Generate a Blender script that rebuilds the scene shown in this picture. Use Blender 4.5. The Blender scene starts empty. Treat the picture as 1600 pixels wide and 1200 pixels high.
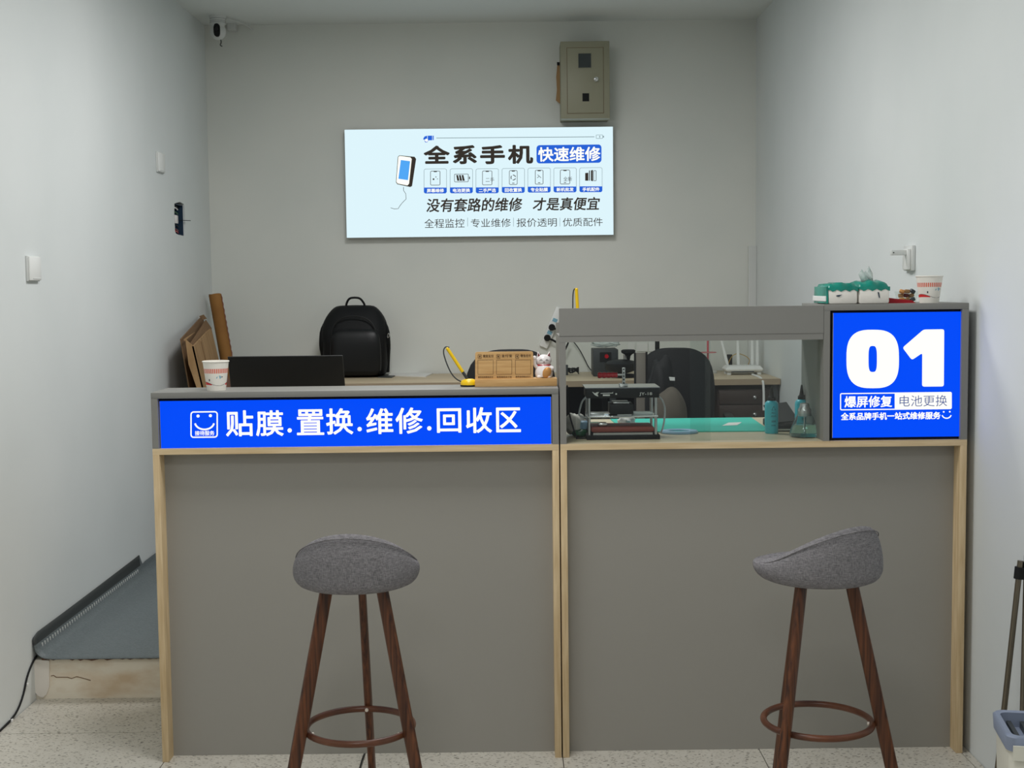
import bpy, bmesh, math, random
from mathutils import Vector, Matrix
random.seed(7)
PI = math.pi
SC = bpy.context.scene
COL = SC.collection
# ------------------------------------------------------------------ camera
F, H, YC, YB = 2050.0, 1.42, 3.85, 7.35
PITCH, ROLL = math.atan(155 / F), -0.0115
cd = bpy.data.cameras.new('camera'); cam = bpy.data.objects.new('camera', cd); COL.objects.link(cam)
cd.sensor_fit = 'HORIZONTAL'; cd.sensor_width = 36; cd.lens = 36 * F / 1600; cd.clip_start = 0.05
MR = Matrix.Rotation(PI / 2 - PITCH, 3, 'X') @ Matrix.Rotation(ROLL, 3, 'Z')
cam.matrix_world = Matrix.Translation((0, 0, H)) @ MR.to_4x4()
SC.camera = cam
# ------------------------------------------------------------------ view, world, lamps
SC.view_settings.view_transform = 'Standard'; SC.view_settings.look = 'None'
SC.view_settings.gamma = 1; SC.view_settings.use_curve_mapping = False
SC.view_settings.exposure = 0.0
w = bpy.data.worlds.new('world'); SC.world = w; w.use_nodes = True
w.node_tree.nodes['Background'].inputs[0].default_value = (0.90, 0.95, 1.0, 1)
w.node_tree.nodes['Background'].inputs[1].default_value = 0.18
def area(name, loc, rot, sx, sy, power, color):
    l = bpy.data.lights.new(name, 'AREA'); l.shape = 'RECTANGLE'; l.size = sx; l.size_y = sy
    l.energy = power; l.color = color
    o = bpy.data.objects.new(name, l); COL.objects.link(o); o.location = loc; o.rotation_euler = rot
    return o
area('ceiling_lamp', (-0.25, 3.2, 2.82), (0, 0, 0), 0.6, 0.6, 26, (1.0, 0.99, 0.99))
area('ceiling_lamp', (-0.25, 5.1, 2.82), (0, 0, 0), 0.6, 0.6, 30, (1.0, 0.99, 0.99))
area('ceiling_lamp', (-0.25, 1.0, 2.82), (0, 0, 0), 0.6, 0.6, 20, (1.0, 0.99, 0.99))
area('ceiling_lamp', (-0.25, -1.0, 2.82), (0, 0, 0), 0.6, 0.6, 18, (1.0, 0.99, 0.99))

# ------------------------------------------------------------------ pixel -> world
def ray(u, v): return MR @ Vector(((u - 800) / F, (600 - v) / F, -1))
C0 = Vector((0, 0, H))
def P(u, v, Y): d = ray(u, v); return C0 + d * (Y / d.y)
def R(u, v, Z): d = ray(u, v); return C0 + d * ((Z - H) / d.z)
def Q(u, v, X): d = ray(u, v); return C0 + d * (X / d.x)

# ------------------------------------------------------------------ materials
def lin(c):
    r = []
    for x in c[:3]:
        x = x / 255; r.append(x / 12.92 if x <= 0.04045 else ((x + 0.055) / 1.055) ** 2.4)
    return (*r, 1)
def mat(name, c, rough=0.5, metal=0.0, noise=None, bump=None, trans=0, emit=None, spec=0.5, ior=1.45, sheen=0, coat=0):
    """c = sRGB 0-255.  noise=(scale, c2, (sx,sy,sz), lo, hi); bump=(scale, strength, (sx,sy,sz))"""
    m = bpy.data.materials.new(name); m.use_nodes = True
    nt = m.node_tree; b = nt.nodes['Principled BSDF']
    b.inputs['Base Color'].default_value = lin(c); b.inputs['Roughness'].default_value = rough
    b.inputs['Metallic'].default_value = metal; b.inputs['Specular IOR Level'].default_value = spec
    b.inputs['IOR'].default_value = ior
    b.inputs['Transmission Weight'].default_value = trans
    b.inputs['Coat Weight'].default_value = coat
    if sheen: b.inputs['Sheen Weight'].default_value = sheen
    if emit:
        b.inputs['Emission Color'].default_value = lin(c); b.inputs['Emission Strength'].default_value = emit
        b.inputs['Base Color'].default_value = (0.002, 0.002, 0.002, 1); b.inputs['Specular IOR Level'].default_value = 0.04
    tc = None
    def coords(sc):
        nonlocal tc
        if tc is None: tc = nt.nodes.new('ShaderNodeTexCoord')
        mp = nt.nodes.new('ShaderNodeMapping'); mp.inputs['Scale'].default_value = sc
        nt.links.new(tc.outputs['Object'], mp.inputs[0]); return mp.outputs[0]
    if noise:
        s, c2, sc, lo, hi = noise
        n = nt.nodes.new('ShaderNodeTexNoise'); n.inputs['Scale'].default_value = s; n.inputs['Detail'].default_value = 5
        nt.links.new(coords(sc), n.inputs['Vector'])
        rp = nt.nodes.new('ShaderNodeValToRGB'); rp.color_ramp.elements[0].position = lo; rp.color_ramp.elements[1].position = hi
        rp.color_ramp.elements[0].color = lin(c); rp.color_ramp.elements[1].color = lin(c2)
        nt.links.new(n.outputs['Fac'], rp.inputs[0]); nt.links.new(rp.outputs[0], b.inputs['Base Color'])
    if bump:
        s, st, sc = bump
        n = nt.nodes.new('ShaderNodeTexNoise'); n.inputs['Scale'].default_value = s; n.inputs['Detail'].default_value = 4
        nt.links.new(coords(sc), n.inputs['Vector'])
        bp = nt.nodes.new('ShaderNodeBump'); bp.inputs['Strength'].default_value = st; bp.inputs['Distance'].default_value = 0.002
        nt.links.new(n.outputs['Fac'], bp.inputs['Height']); nt.links.new(bp.outputs[0], b.inputs['Normal'])
    return m
I1 = (1, 1, 1)
M = {}
M['wall'] = mat('white_wall_paint', (222, 226, 225), 0.75, noise=(1.3, (214, 219, 218), I1, .35, .7), bump=(9, .25, (1, 1, .5)))
M['wallback'] = mat('white_wall_paint_rear', (224, 225, 218), 0.8, noise=(1.1, (214, 217, 211), I1, .35, .7), bump=(7, .2, I1))
M['ceil'] = mat('ceiling_paint', (226, 230, 227), 0.85)
M['oak'] = mat('pale_oak_board', (222, 199, 160), 0.55, noise=(6, (198, 171, 128), (1.5, 1.5, 9), .3, .72))
M['oakv'] = mat('pale_oak_edge', (222, 199, 160), 0.55, noise=(9, (194, 167, 125), (9, 9, .7), .3, .72))
M['oakh'] = mat('pale_oak_edge_long', (222, 199, 160), 0.55, noise=(9, (200, 174, 132), (.7, 9, 9), .3, .72))
M['worktop'] = mat('pale_worktop_laminate', (214, 200, 172), 0.28, noise=(6, (200, 184, 152), (.8, 9, 9), .3, .7))
M['greyp'] = mat('grey_matte_panel', (152, 149, 141), 0.6, bump=(60, .05, I1))
M['greyb'] = mat('grey_laminate', (131, 130, 125), 0.5, bump=(80, .05, I1))
M['black'] = mat('black_plastic', (14, 16, 18), 0.5)
M['blackm'] = mat('black_matte', (14, 15, 16), 0.8)
M['darkgap'] = mat('dark_liner', (6, 7, 14), 0.9)
M['white'] = mat('white_plastic', (232, 233, 230), 0.4)
M['whiteg'] = mat('off_white_plastic', (214, 216, 213), 0.4)
M['steel'] = mat('brushed_steel', (200, 200, 200), 0.3, metal=1)
M['chrome'] = mat('bright_chrome', (225, 225, 225), 0.12, metal=1)
M['walnut'] = mat('walnut_print', (112, 66, 38), 0.42, noise=(16, (52, 27, 15), (8, 8, .3), .32, .66), bump=(30, .1, (3, 3, .3)))
M['walnutp'] = mat('walnut_ring', (108, 64, 40), 0.35, noise=(12, (72, 40, 26), I1, .3, .7))
M['yellow'] = mat('yellow_plastic', (238, 196, 20), 0.3)
M['bamboo'] = mat('bamboo', (214, 174, 118), 0.5, noise=(8, (192, 148, 92), (1, 8, 12), .3, .7))
M['bambood'] = mat('bamboo_burnt', (74, 50, 30), 0.7)
M['card'] = mat('cardboard', (176, 142, 100), 0.85, noise=(4, (142, 108, 70), (6, 6, 1), .3, .75))
M['cardd'] = mat('cardboard_tube_paper', (158, 112, 56), 0.8, noise=(5, (128, 86, 38), I1, .3, .7))
M['cardin'] = mat('cardboard_core', (120, 92, 64), 0.9)
M['tapebr'] = mat('brown_tape', (128, 84, 66), 0.4)
M['metalg'] = mat('khaki_painted_steel', (150, 148, 126), 0.45, bump=(40, .05, I1))
M['teal'] = mat('teal_plastic_film', (24, 146, 128), 0.25, noise=(14, (10, 112, 98), I1, .35, .65))
M['tealmat'] = mat('teal_silicone', (60, 190, 172), 0.6)
M['bottle'] = mat('turquoise_bottle', (66, 190, 208), 0.35)
M['paleb'] = mat('pale_blue_plastic', (160, 198, 226), 0.4)
M['tissue'] = mat('tissue_paper', (236, 232, 224), 0.85, bump=(30, .6, I1))
M['film'] = mat('clear_film', (235, 243, 240), 0.15, trans=0.6, ior=1.2)
M['cup'] = mat('paper_cup', (236, 232, 222), 0.5)
M['cupred'] = mat('cup_red_print', (214, 50, 50), 0.5)
M['cupstripe'] = mat('cup_stripe_print', (222, 112, 88), 0.5)
M['cupink'] = mat('cup_dark_print', (58, 66, 72), 0.5)
M['cupblue'] = mat('cup_blue_print', (126, 176, 196), 0.5)
M['red'] = mat('red_glossy', (186, 12, 32), 0.25, coat=.4)
M['redpk'] = mat('red_packet', (168, 12, 30), 0.5)
M['fabric'] = mat('grey_woven_fabric', (150, 149, 153), 0.95, spec=.2)
M['bag'] = mat('black_nylon', (10, 12, 14), 0.6, bump=(260, .3, I1), spec=.3)
M['baggloss'] = mat('black_coated_nylon', (12, 14, 16), 0.4, bump=(9, 1.0, (1, 1, .3)), spec=.4)
M['liner'] = mat('grey_vinyl', (104, 112, 112), 0.5)
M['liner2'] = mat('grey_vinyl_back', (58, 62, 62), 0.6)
M['rimblue'] = mat('slate_blue_plastic', (132, 142, 162), 0.45)
M['beige'] = mat('cream_plastic', (222, 220, 206), 0.4)
M['gun'] = mat('gunmetal_tube', (120, 112, 98), 0.3, metal=.85)
M['leather'] = mat('brown_pad', (124, 62, 54), 0.6)
M['green'] = mat('dark_green_plastic', (18, 84, 48), 0.4)
M['purple'] = mat('violet_film', (120, 118, 196), 0.35)
M['paper'] = mat('paper', (226, 226, 222), 0.8)
M['drawer'] = mat('dark_brown_wood', (56, 42, 38), 0.5)
M['desk'] = mat('desk_laminate', (206, 190, 162), 0.5, noise=(4, (194, 176, 146), (1, 7, 7), .3, .7))
M['deske'] = mat('desk_edge', (160, 142, 118), 0.55)
M['mesh'] = mat('black_chair_mesh', (16, 17, 19), 0.75, bump=(200, .3, I1))
M['pcgrey'] = mat('charcoal_casing', (52, 56, 58), 0.5)
M['panel'] = mat('taupe_board', (112, 106, 98), 0.55)
M['cloth'] = mat('grey_rucksack_cloth', (86, 80, 72), 0.9)
M['ochre'] = mat('ochre_cloth', (150, 120, 50), 0.9)
M['plaster'] = mat('cream_plaster', (240, 232, 214), 0.85, noise=(7, (214, 192, 162), (1, 1, 2.2), .42, .74), bump=(22, .8, I1))
M['plastern'] = mat('fresh_grey_plaster', (238, 232, 222), 0.8, bump=(12, .4, I1))
M['brick'] = mat('crumbled_brick', (122, 86, 66), 0.95, bump=(60, 1, I1))
M['signw'] = mat('backlit_white', (222, 245, 252), 0.6, emit=1.0)
M['signb'] = mat('backlit_blue', (0, 76, 250), 0.5, emit=1.0)
M['signink'] = mat('backlit_white_letters', (255, 255, 240), 0.5, emit=1.12)
M['pillb'] = mat('backlit_print_blue', (38, 98, 214), 0.5, emit=1.0)
M['skyb'] = mat('backlit_print_light_blue', (82, 168, 246), 0.5, emit=1.0)
M['dgrey'] = mat('print_dark', (62, 56, 50), 0.9, emit=.8)
M['mgrey'] = mat('print_grey', (130, 150, 156), 0.9, emit=.8)
M['inkblue'] = mat('print_grey_blue', (90, 105, 165), 0.9, emit=.9)
M['alu'] = mat('aluminium_trim', (190, 192, 196), 0.4, metal=1)
M['navy'] = mat('navy_box_plastic', (26, 50, 72), 0.5)
M['gold'] = mat('gold_paint', (206, 150, 88), 0.35, metal=.3)
M['catw'] = mat('glazed_white', (238, 232, 230), 0.25, coat=.5)
M['maroon'] = mat('maroon_paint', (110, 30, 34), 0.4)
M['wirey'] = mat('yellow_cable', (196, 160, 70), 0.5)
M['liquid'] = mat('blue_green_liquid', (190, 232, 228), 0.02, trans=1, ior=1.33)
M['glass'] = mat('clear_glass', (236, 246, 246), 0.03, trans=1, ior=1.3)
M['screw'] = mat('pale_screw', (226, 216, 202), 0.35, metal=.4)

def pane_material(name, tint, refl):
    m = bpy.data.materials.new(name); m.use_nodes = True; nt = m.node_tree; nt.nodes.clear()
    o = nt.nodes.new('ShaderNodeOutputMaterial'); t = nt.nodes.new('ShaderNodeBsdfTransparent'); g = nt.nodes.new('ShaderNodeBsdfGlossy')
    t.inputs[0].default_value = (*tint, 1); g.inputs['Roughness'].default_value = 0.02
    mx = nt.nodes.new('ShaderNodeMixShader'); mx.inputs[0].default_value = refl
    nt.links.new(t.outputs[0], mx.inputs[1]); nt.links.new(g.outputs[0], mx.inputs[2]); nt.links.new(mx.outputs[0], o.inputs[0])
    return m
M['pane'] = pane_material('window_glass', (.93, .955, .945), .032)

def terrazzo():
    m = mat('speckled_tile', (206, 203, 192), 0.3); nt = m.node_tree; b = nt.nodes['Principled BSDF']
    tc = nt.nodes.new('ShaderNodeTexCoord')
    def layer(scale, rot, thr):
        mp = nt.nodes.new('ShaderNodeMapping'); mp.inputs['Scale'].default_value = (1, 2.3, 1); mp.inputs['Rotation'].default_value = (0, 0, rot)
        n0 = nt.nodes.new('ShaderNodeTexNoise'); n0.inputs['Scale'].default_value = 40
        vm = nt.nodes.new('ShaderNodeVectorMath'); vm.operation = 'MULTIPLY_ADD'; vm.inputs[1].default_value = (.02, .02, .02)
        v = nt.nodes.new('ShaderNodeTexVoronoi'); v.inputs['Scale'].default_value = scale
        nt.links.new(tc.outputs['Object'], n0.inputs['Vector']); nt.links.new(n0.outputs['Color'], vm.inputs[0]); nt.links.new(tc.outputs['Object'], vm.inputs[2])
        nt.links.new(vm.outputs[0], mp.inputs[0]); nt.links.new(mp.outputs[0], v.inputs['Vector'])
        l = nt.nodes.new('ShaderNodeMath'); l.operation = 'LESS_THAN'; l.inputs[1].default_value = thr
        nt.links.new(v.outputs['Distance'], l.inputs[0]); return l
    a = layer(50, .5, .24); c = layer(75, -.7, .22)
    n = nt.nodes.new('ShaderNodeTexNoise'); n.inputs['Scale'].default_value = 25; nt.links.new(tc.outputs['Object'], n.inputs['Vector'])
    r = nt.nodes.new('ShaderNodeValToRGB'); r.color_ramp.elements[0].color = lin((208, 204, 193)); r.color_ramp.elements[1].color = lin((190, 185, 173))
    nt.links.new(n.outputs['Fac'], r.inputs[0])
    m1 = nt.nodes.new('ShaderNodeMix'); m1.data_type = 'RGBA'; m1.inputs['B'].default_value = lin((112, 108, 98))
    m2 = nt.nodes.new('ShaderNodeMix'); m2.data_type = 'RGBA'; m2.inputs['B'].default_value = lin((150, 143, 128))
    nt.links.new(a.outputs[0], m1.inputs['Factor']); nt.links.new(r.outputs[0], m1.inputs['A'])
    nt.links.new(c.outputs[0], m2.inputs['Factor']); nt.links.new(m1.outputs['Result'], m2.inputs['A'])
    nt.links.new(m2.outputs['Result'], b.inputs['Base Color']); return m
M['tile'] = terrazzo()
M['grout'] = mat('dark_grout', (96, 92, 84), 0.9)

def weave(m, c1, c2, s):
    nt = m.node_tree; b = nt.nodes['Principled BSDF']; tc = nt.nodes.new('ShaderNodeTexCoord')
    outs = []
    for sc in ((s, s, s * .12), (s * .12, s * .12, s)):
        mp = nt.nodes.new('ShaderNodeMapping'); mp.inputs['Scale'].default_value = sc
        n = nt.nodes.new('ShaderNodeTexNoise'); n.inputs['Scale'].default_value = 1; n.inputs['Detail'].default_value = 3
        nt.links.new(tc.outputs['Object'], mp.inputs[0]); nt.links.new(mp.outputs[0], n.inputs['Vector']); outs.append(n.outputs['Fac'])
    ad = nt.nodes.new('ShaderNodeMath'); ad.operation = 'ADD'; nt.links.new(outs[0], ad.inputs[0]); nt.links.new(outs[1], ad.inputs[1])
    r = nt.nodes.new('ShaderNodeValToRGB'); r.color_ramp.elements[0].position = .78; r.color_ramp.elements[1].position = 1.2
    hv = nt.nodes.new('ShaderNodeMath'); hv.operation = 'MULTIPLY'; hv.inputs[1].default_value = .5; nt.links.new(ad.outputs[0], hv.inputs[0])
    r.color_ramp.elements[0].position = .38; r.color_ramp.elements[1].position = .62
    r.color_ramp.elements[0].color = lin(c1); r.color_ramp.elements[1].color = lin(c2)
    nt.links.new(hv.outputs[0], r.inputs[0]); nt.links.new(r.outputs[0], b.inputs['Base Color'])
    bp = nt.nodes.new('ShaderNodeBump'); bp.inputs['Strength'].default_value = .4; bp.inputs['Distance'].default_value = .001
    nt.links.new(hv.outputs[0], bp.inputs['Height']); nt.links.new(bp.outputs[0], b.inputs['Normal'])
weave(M['fabric'], (98, 96, 98), (143, 140, 142), 700)
def ribbed(m):
    nt = m.node_tree; b = nt.nodes['Principled BSDF']; tc = nt.nodes.new('ShaderNodeTexCoord')
    mp = nt.nodes.new('ShaderNodeMapping'); mp.inputs['Rotation'].default_value = (0, 0, .25)
    wv = nt.nodes.new('ShaderNodeTexWave'); wv.bands_direction = 'Y'; wv.inputs['Scale'].default_value = 12; wv.inputs['Distortion'].default_value = 14; wv.inputs['Detail Scale'].default_value = 4
    nt.links.new(tc.outputs['Object'], mp.inputs[0]); nt.links.new(mp.outputs[0], wv.inputs['Vector'])
    r = nt.nodes.new('ShaderNodeValToRGB'); r.color_ramp.elements[0].color = lin((98, 106, 108)); r.color_ramp.elements[1].color = lin((106, 114, 116))
    nt.links.new(wv.outputs['Fac'], r.inputs[0]); nt.links.new(r.outputs[0], b.inputs['Base Color'])
    bp = nt.nodes.new('ShaderNodeBump'); bp.inputs['Strength'].default_value = .3; bp.inputs['Distance'].default_value = .002
    nt.links.new(wv.outputs['Fac'], bp.inputs['Height']); nt.links.new(bp.outputs[0], b.inputs['Normal'])
ribbed(M['liner'])

# ------------------------------------------------------------------ mesh helpers
def BM(): return bmesh.new()
def box(bm, x0, x1, y0, y1, z0, z1, bevel=0, seg=2, rot=None, mi=0):
    g = bmesh.ops.create_cube(bm, size=1)['verts']
    c = Vector(((x0 + x1) / 2, (y0 + y1) / 2, (z0 + z1) / 2))
    bmesh.ops.scale(bm, vec=(abs(x1 - x0), abs(y1 - y0), abs(z1 - z0)), verts=g)
    if bevel:
        es = list({e for v in g for e in v.link_edges})
        g = list({v for f in bmesh.ops.bevel(bm, geom=es, offset=bevel, segments=seg, affect='EDGES', profile=.5)['faces'] for v in f.verts} | {v for v in g if v.is_valid})
    if rot is not None: bmesh.ops.rotate(bm, cent=(0, 0, 0), matrix=rot, verts=g)
    bmesh.ops.translate(bm, vec=c, verts=g)
    return g
def frame_of(d):
    d = d.normalized(); a = Vector((0, 0, 1)) if abs(d.z) < .9 else Vector((1, 0, 0))
    x = d.cross(a).normalized(); return x, d.cross(x).normalized()
def loft(bm, rings, cap=True, closed=False, mi=0):
    vs = [[bm.verts.new(p) for p in r] for r in rings]; n = len(vs[0]); fs = []
    rng = range(len(vs)) if closed else range(len(vs) - 1)
    for i in rng:
        a, b = vs[i], vs[(i + 1) % len(vs)]
        for j in range(n): fs.append(bm.faces.new((a[j], a[(j + 1) % n], b[(j + 1) % n], b[j])))
    if cap and not closed:
        fs.append(bm.faces.new(list(reversed(vs[0])))); fs.append(bm.faces.new(vs[-1]))
    for f in fs: f.material_index = mi
    return vs
def cyl(bm, a, b, r0, r1=None, seg=16):
    a, b = Vector(a), Vector(b); r1 = r0 if r1 is None else r1; x, y = frame_of(b - a)
    loft(bm, [[p + (x * math.cos(t) + y * math.sin(t)) * r for t in [2 * PI * k / seg for k in range(seg)]] for p, r in ((a, r0), (b, r1))])
def tube(bm, pts, r, seg=8, closed=False, smooth=0):
    pts = [Vector(p) for p in pts]
    for _ in range(smooth):
        q = [pts[0]] if not closed else []
        for i in range(len(pts) - (0 if closed else 1)):
            a, b = pts[i], pts[(i + 1) % len(pts)]; q += [a * .75 + b * .25, a * .25 + b * .75]
        if not closed: q.append(pts[-1])
        pts = q
    n = len(pts); rings = []; up = None
    for i, p in enumerate(pts):
        d = (pts[(i + 1) % n] - pts[i - 1]) if closed else (pts[min(i + 1, n - 1)] - pts[max(i - 1, 0)])
        if d.length < 1e-9: d = Vector((0, 0, 1))
        d.normalize()
        if up is None: up, _ = frame_of(d)
        up = (up - d * up.dot(d)); up = up.normalized() if up.length > 1e-6 else frame_of(d)[0]
        s = d.cross(up)
        rings.append([p + (up * math.cos(2 * PI * k / seg) + s * math.sin(2 * PI * k / seg)) * r for k in range(seg)])
    loft(bm, rings, closed=closed)
def lathe(bm, prof, c=(0, 0, 0), seg=24, mi=None):
    c = Vector(c)
    rings = [[c + Vector((r * math.cos(2 * PI * k / seg), r * math.sin(2 * PI * k / seg), z)) for k in range(seg)] for r, z in prof]
    return loft(bm, rings)
def ball(bm, c, rx, ry=None, rz=None, seg=16, rot=None):
    ry = rx if ry is None else ry; rz = rx if rz is None else rz
    g = bmesh.ops.create_uvsphere(bm, u_segments=seg, v_segments=max(6, seg * 2 // 3), radius=1)['verts']
    bmesh.ops.scale(bm, vec=(rx, ry, rz), verts=g)
    if rot is not None: bmesh.ops.rotate(bm, cent=(0, 0, 0), matrix=rot, verts=g)
    bmesh.ops.translate(bm, vec=c, verts=g)
def prism(bm, pts, d):
    """pts: 3D outline, d: extrusion vector"""
    d = Vector(d); a = [bm.verts.new(p) for p in pts]; b = [bm.verts.new(Vector(p) + d) for p in pts]; n = len(a)
    bm.faces.new(a); bm.faces.new(list(reversed(b)))
    for i in range(n): bm.faces.new((a[(i + 1) % n], a[i], b[i], b[(i + 1) % n]))
ROOT = {}
def obj(name, bm, m, parent=None, smooth=False, local=False, label=None, kind=None, sub=0, bev=0):
    bmesh.ops.recalc_face_normals(bm, faces=bm.faces)
    if parent is not None and not local:
        r = ROOT[parent.name]; bmesh.ops.translate(bm, vec=-r, verts=bm.verts)
    me = bpy.data.meshes.new(name); bm.to_mesh(me); bm.free()
    for x in (m if isinstance(m, (list, tuple)) else [m]): me.materials.append(x)
    if smooth:
        for p in me.polygons: p.use_smooth = True
        me.set_sharp_from_angle(angle=math.radians(smooth if smooth is not True else 40))
    o = bpy.data.objects.new(name, me); COL.objects.link(o)
    if parent is not None: o.parent = parent; ROOT[o.name] = ROOT[parent.name]
    else: ROOT[o.name] = Vector((0, 0, 0))
    if label: o['label'] = label
    if kind: o['kind'] = kind
    if sub:
        s = o.modifiers.new('sub', 'SUBSURF'); s.levels = sub; s.render_levels = sub
    if bev:
        s = o.modifiers.new('bev', 'BEVEL'); s.width = bev; s.segments = 2; s.limit_method = 'ANGLE'
    return o
def thing(name, label, cat, loc=(0, 0, 0), rotz=0, group=None):
    o = bpy.data.objects.new(name, None); COL.objects.link(o); o.location = loc; o.rotation_euler = (0, 0, rotz)
    o.empty_display_size = .05
    o['label'] = label; o['category'] = cat
    if group: o['group'] = group
    ROOT[o.name] = Vector(loc); return o
def single(o, label, cat, group=None):
    o['label'] = label; o['category'] = cat
    if group: o['group'] = group
    me = o.data; c = sum((v.co for v in me.vertices), Vector()) / len(me.vertices); zm = min(v.co.z for v in me.vertices)
    off = Vector((c.x, c.y, zm)); me.transform(Matrix.Translation(-off)); o.location = off
    return o
def B(name, m, parent, *a, bevel=0, local=False, label=None, kind=None, smooth=False):
    bm = BM(); box(bm, *a, bevel=bevel); return obj(name, bm, m, parent, local=local, label=label, kind=kind, smooth=(35 if bevel else smooth))

# flat print / cut film on an upright plane (real place, real size, 1 mm thick)
def flat(name, m, parent, Y, polys=(), rings=(), th=.0008):
    bm = BM()
    for p in polys: prism(bm, [P(u, v, Y) for u, v in p], (0, -th, 0))
    for ou, inn in rings:
        n = len(ou); a = [bm.verts.new(P(u, v, Y) - Vector((0, th, 0))) for u, v in ou]; b = [bm.verts.new(P(u, v, Y) - Vector((0, th, 0))) for u, v in inn]
        for i in range(n): bm.faces.new((a[i], a[(i + 1) % n], b[(i + 1) % n], b[i]))
    o = obj(name, bm, m, parent); return o
def rrect(u0, v0, u1, v1, r, n=5, sk=-0.0115):
    pts = []
    for cx, cy, a0 in ((u1 - r, v0 + r, -90), (u1 - r, v1 - r, 0), (u0 + r, v1 - r, 90), (u0 + r, v0 + r, 180)):
        for k in range(n + 1):
            a = math.radians(a0 + 90 * k / n); pts.append((cx + r * math.cos(a), cy + r * math.sin(a)))
    uc = (u0 + u1) / 2
    return [(u, v + sk * (u - uc)) for u, v in pts]
def rring(u0, v0, u1, v1, r, t): return (rrect(u0, v0, u1, v1, r), rrect(u0 + t, v0 + t, u1 - t, v1 - t, max(r - t, .3)))
def circ(u, v, r, n=16, ry=None): ry = ry or r; return [(u + r * math.cos(2 * PI * k / n), v + ry * math.sin(2 * PI * k / n)) for k in range(n)]
def stroke(pts, w):
    L, Rr = [], []
    for i, (x, y) in enumerate(pts):
        a = pts[max(i - 1, 0)]; b = pts[min(i + 1, len(pts) - 1)]; dx, dy = b[0] - a[0], b[1] - a[1]; l = math.hypot(dx, dy) or 1
        L.append((x - dy / l * w / 2, y + dx / l * w / 2)); Rr.append((x + dy / l * w / 2, y - dx / l * w / 2))
    return L + Rr[::-1]
def arc(u, v, rx, ry, a0, a1, w, n=14):
    return stroke([(u + rx * math.cos(math.radians(a0 + (a1 - a0) * k / n)), v + ry * math.sin(math.radians(a0 + (a1 - a0) * k / n))) for k in range(n + 1)], w)
_tc = {}
def glyphs(s, off=0):
    """fill polygons and outline edges of a string in the built-in font"""
    if s in _tc: return _tc[s]
    c = bpy.data.curves.new('lettering', 'FONT'); c.body = s; c.resolution_u = 2
    o = bpy.data.objects.new('lettering', c); COL.objects.link(o); bpy.context.view_layer.update()
    me = bpy.data.meshes.new_from_object(o.evaluated_get(bpy.context.evaluated_depsgraph_get()))
    vs = [v.co.copy() for v in me.vertices]; fs = [tuple(p.vertices) for p in me.polygons]; cnt = {}
    for f in fs:
        for k in range(len(f)):
            e = tuple(sorted((f[k], f[(k + 1) % len(f)]))); cnt[e] = cnt.get(e, 0) + 1
    bpy.data.objects.remove(o); bpy.data.curves.remove(c); bpy.data.meshes.remove(me)
    _tc[s] = (vs, fs, [e for e, n in cnt.items() if n == 1]); return _tc[s]
def text(parent, m, Y, items, name='lettering', label=None, off=.0, shear=0, split=False):
    """items: (string, u0, v0, u1, v1[, boldness]) fitted to the pixel box on the plane Y (edge centres)"""
    V, Fc, ED, o = [], [], [], None
    adv = max(v.x for v in glyphs('口口')[0]) - max(v.x for v in glyphs('口')[0])
    def flush(nm):
        nonlocal V, Fc
        me = bpy.data.meshes.new(nm); me.from_pydata(V, [], Fc); me.materials.append(m)
        o = bpy.data.objects.new(nm, me); COL.objects.link(o); o.parent = parent; ROOT[o.name] = ROOT[parent.name]
        if label and not split: o['label'] = label
        V, Fc = [], []; return o
    for it in items:
        s, u0, v0, u1, v1 = it[:5]; of = it[5] if len(it) > 5 else off
        cjk = all(ord(ch) > 0x2000 for ch in s)
        pieces = [(glyphs(ch), i * adv) for i, ch in enumerate(s)] if cjk else [(glyphs(s), 0)]
        al = [(v.x + dx, v.y) for (g, dx) in pieces for v in g[0]]
        x0 = min(a[0] for a in al); x1 = max(a[0] for a in al); y0 = min(a[1] for a in al); y1 = max(a[1] for a in al)
        uc, vc = (u0 + u1) / 2, (v0 + v1) / 2
        X0, X1 = P(u0, vc, Y), P(u1, vc, Y); Z0, Z1 = P(uc, v1, Y).z, P(uc, v0, Y).z; slope = (X1.z - X0.z) / (X1.x - X0.x); X0, X1 = X0.x, X1.x
        wd = of * (Z1 - Z0); X0 += wd; X1 -= wd; Z0 += wd; Z1 -= wd; rt = ROOT[parent.name]
        for (vs, fs, es), dx in pieces:
            k = len(V); pts = []
            for v in vs:
                fy = (v.y - y0) / (y1 - y0 or 1); x = X0 + (v.x + dx - x0) / (x1 - x0 or 1) * (X1 - X0) + shear * (fy - .5) * (Z1 - Z0)
                pts.append(Vector((x, Y, Z0 + fy * (Z1 - Z0) + slope * (x - (X0 + X1) / 2) * 0)) - rt)
            V += pts; Fc += [tuple(i + k for i in f) for f in fs]
            if wd > 0:
                seen = set()
                for a, b in es:
                    A, Bq = pts[a], pts[b]; d = Bq - A
                    if d.length < 1e-7: continue
                    n = Vector((-d.z, 0, d.x)).normalized() * wd; q = len(V); V += [A + n, Bq + n, Bq - n, A - n]; Fc.append((q, q + 1, q + 2, q + 3))
                    for i in (a, b):
                        if i in seen: continue
                        seen.add(i); q = len(V); V += [pts[i] + Vector((wd * math.cos(PI * j / 3), 0, wd * math.sin(PI * j / 3))) for j in range(6)]; Fc.append(tuple(range(q, q + 6)))
            if split: o = flush('character')
    return o if split else flush(name)

# ================================================================== SETTING
XL, XR, ZC, ZF, YS = -1.67, 1.368, 2.862, 0.145, 4.478
def struct(name, bm, m, **k): return obj(name, bm, m, kind='structure', **k)
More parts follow.
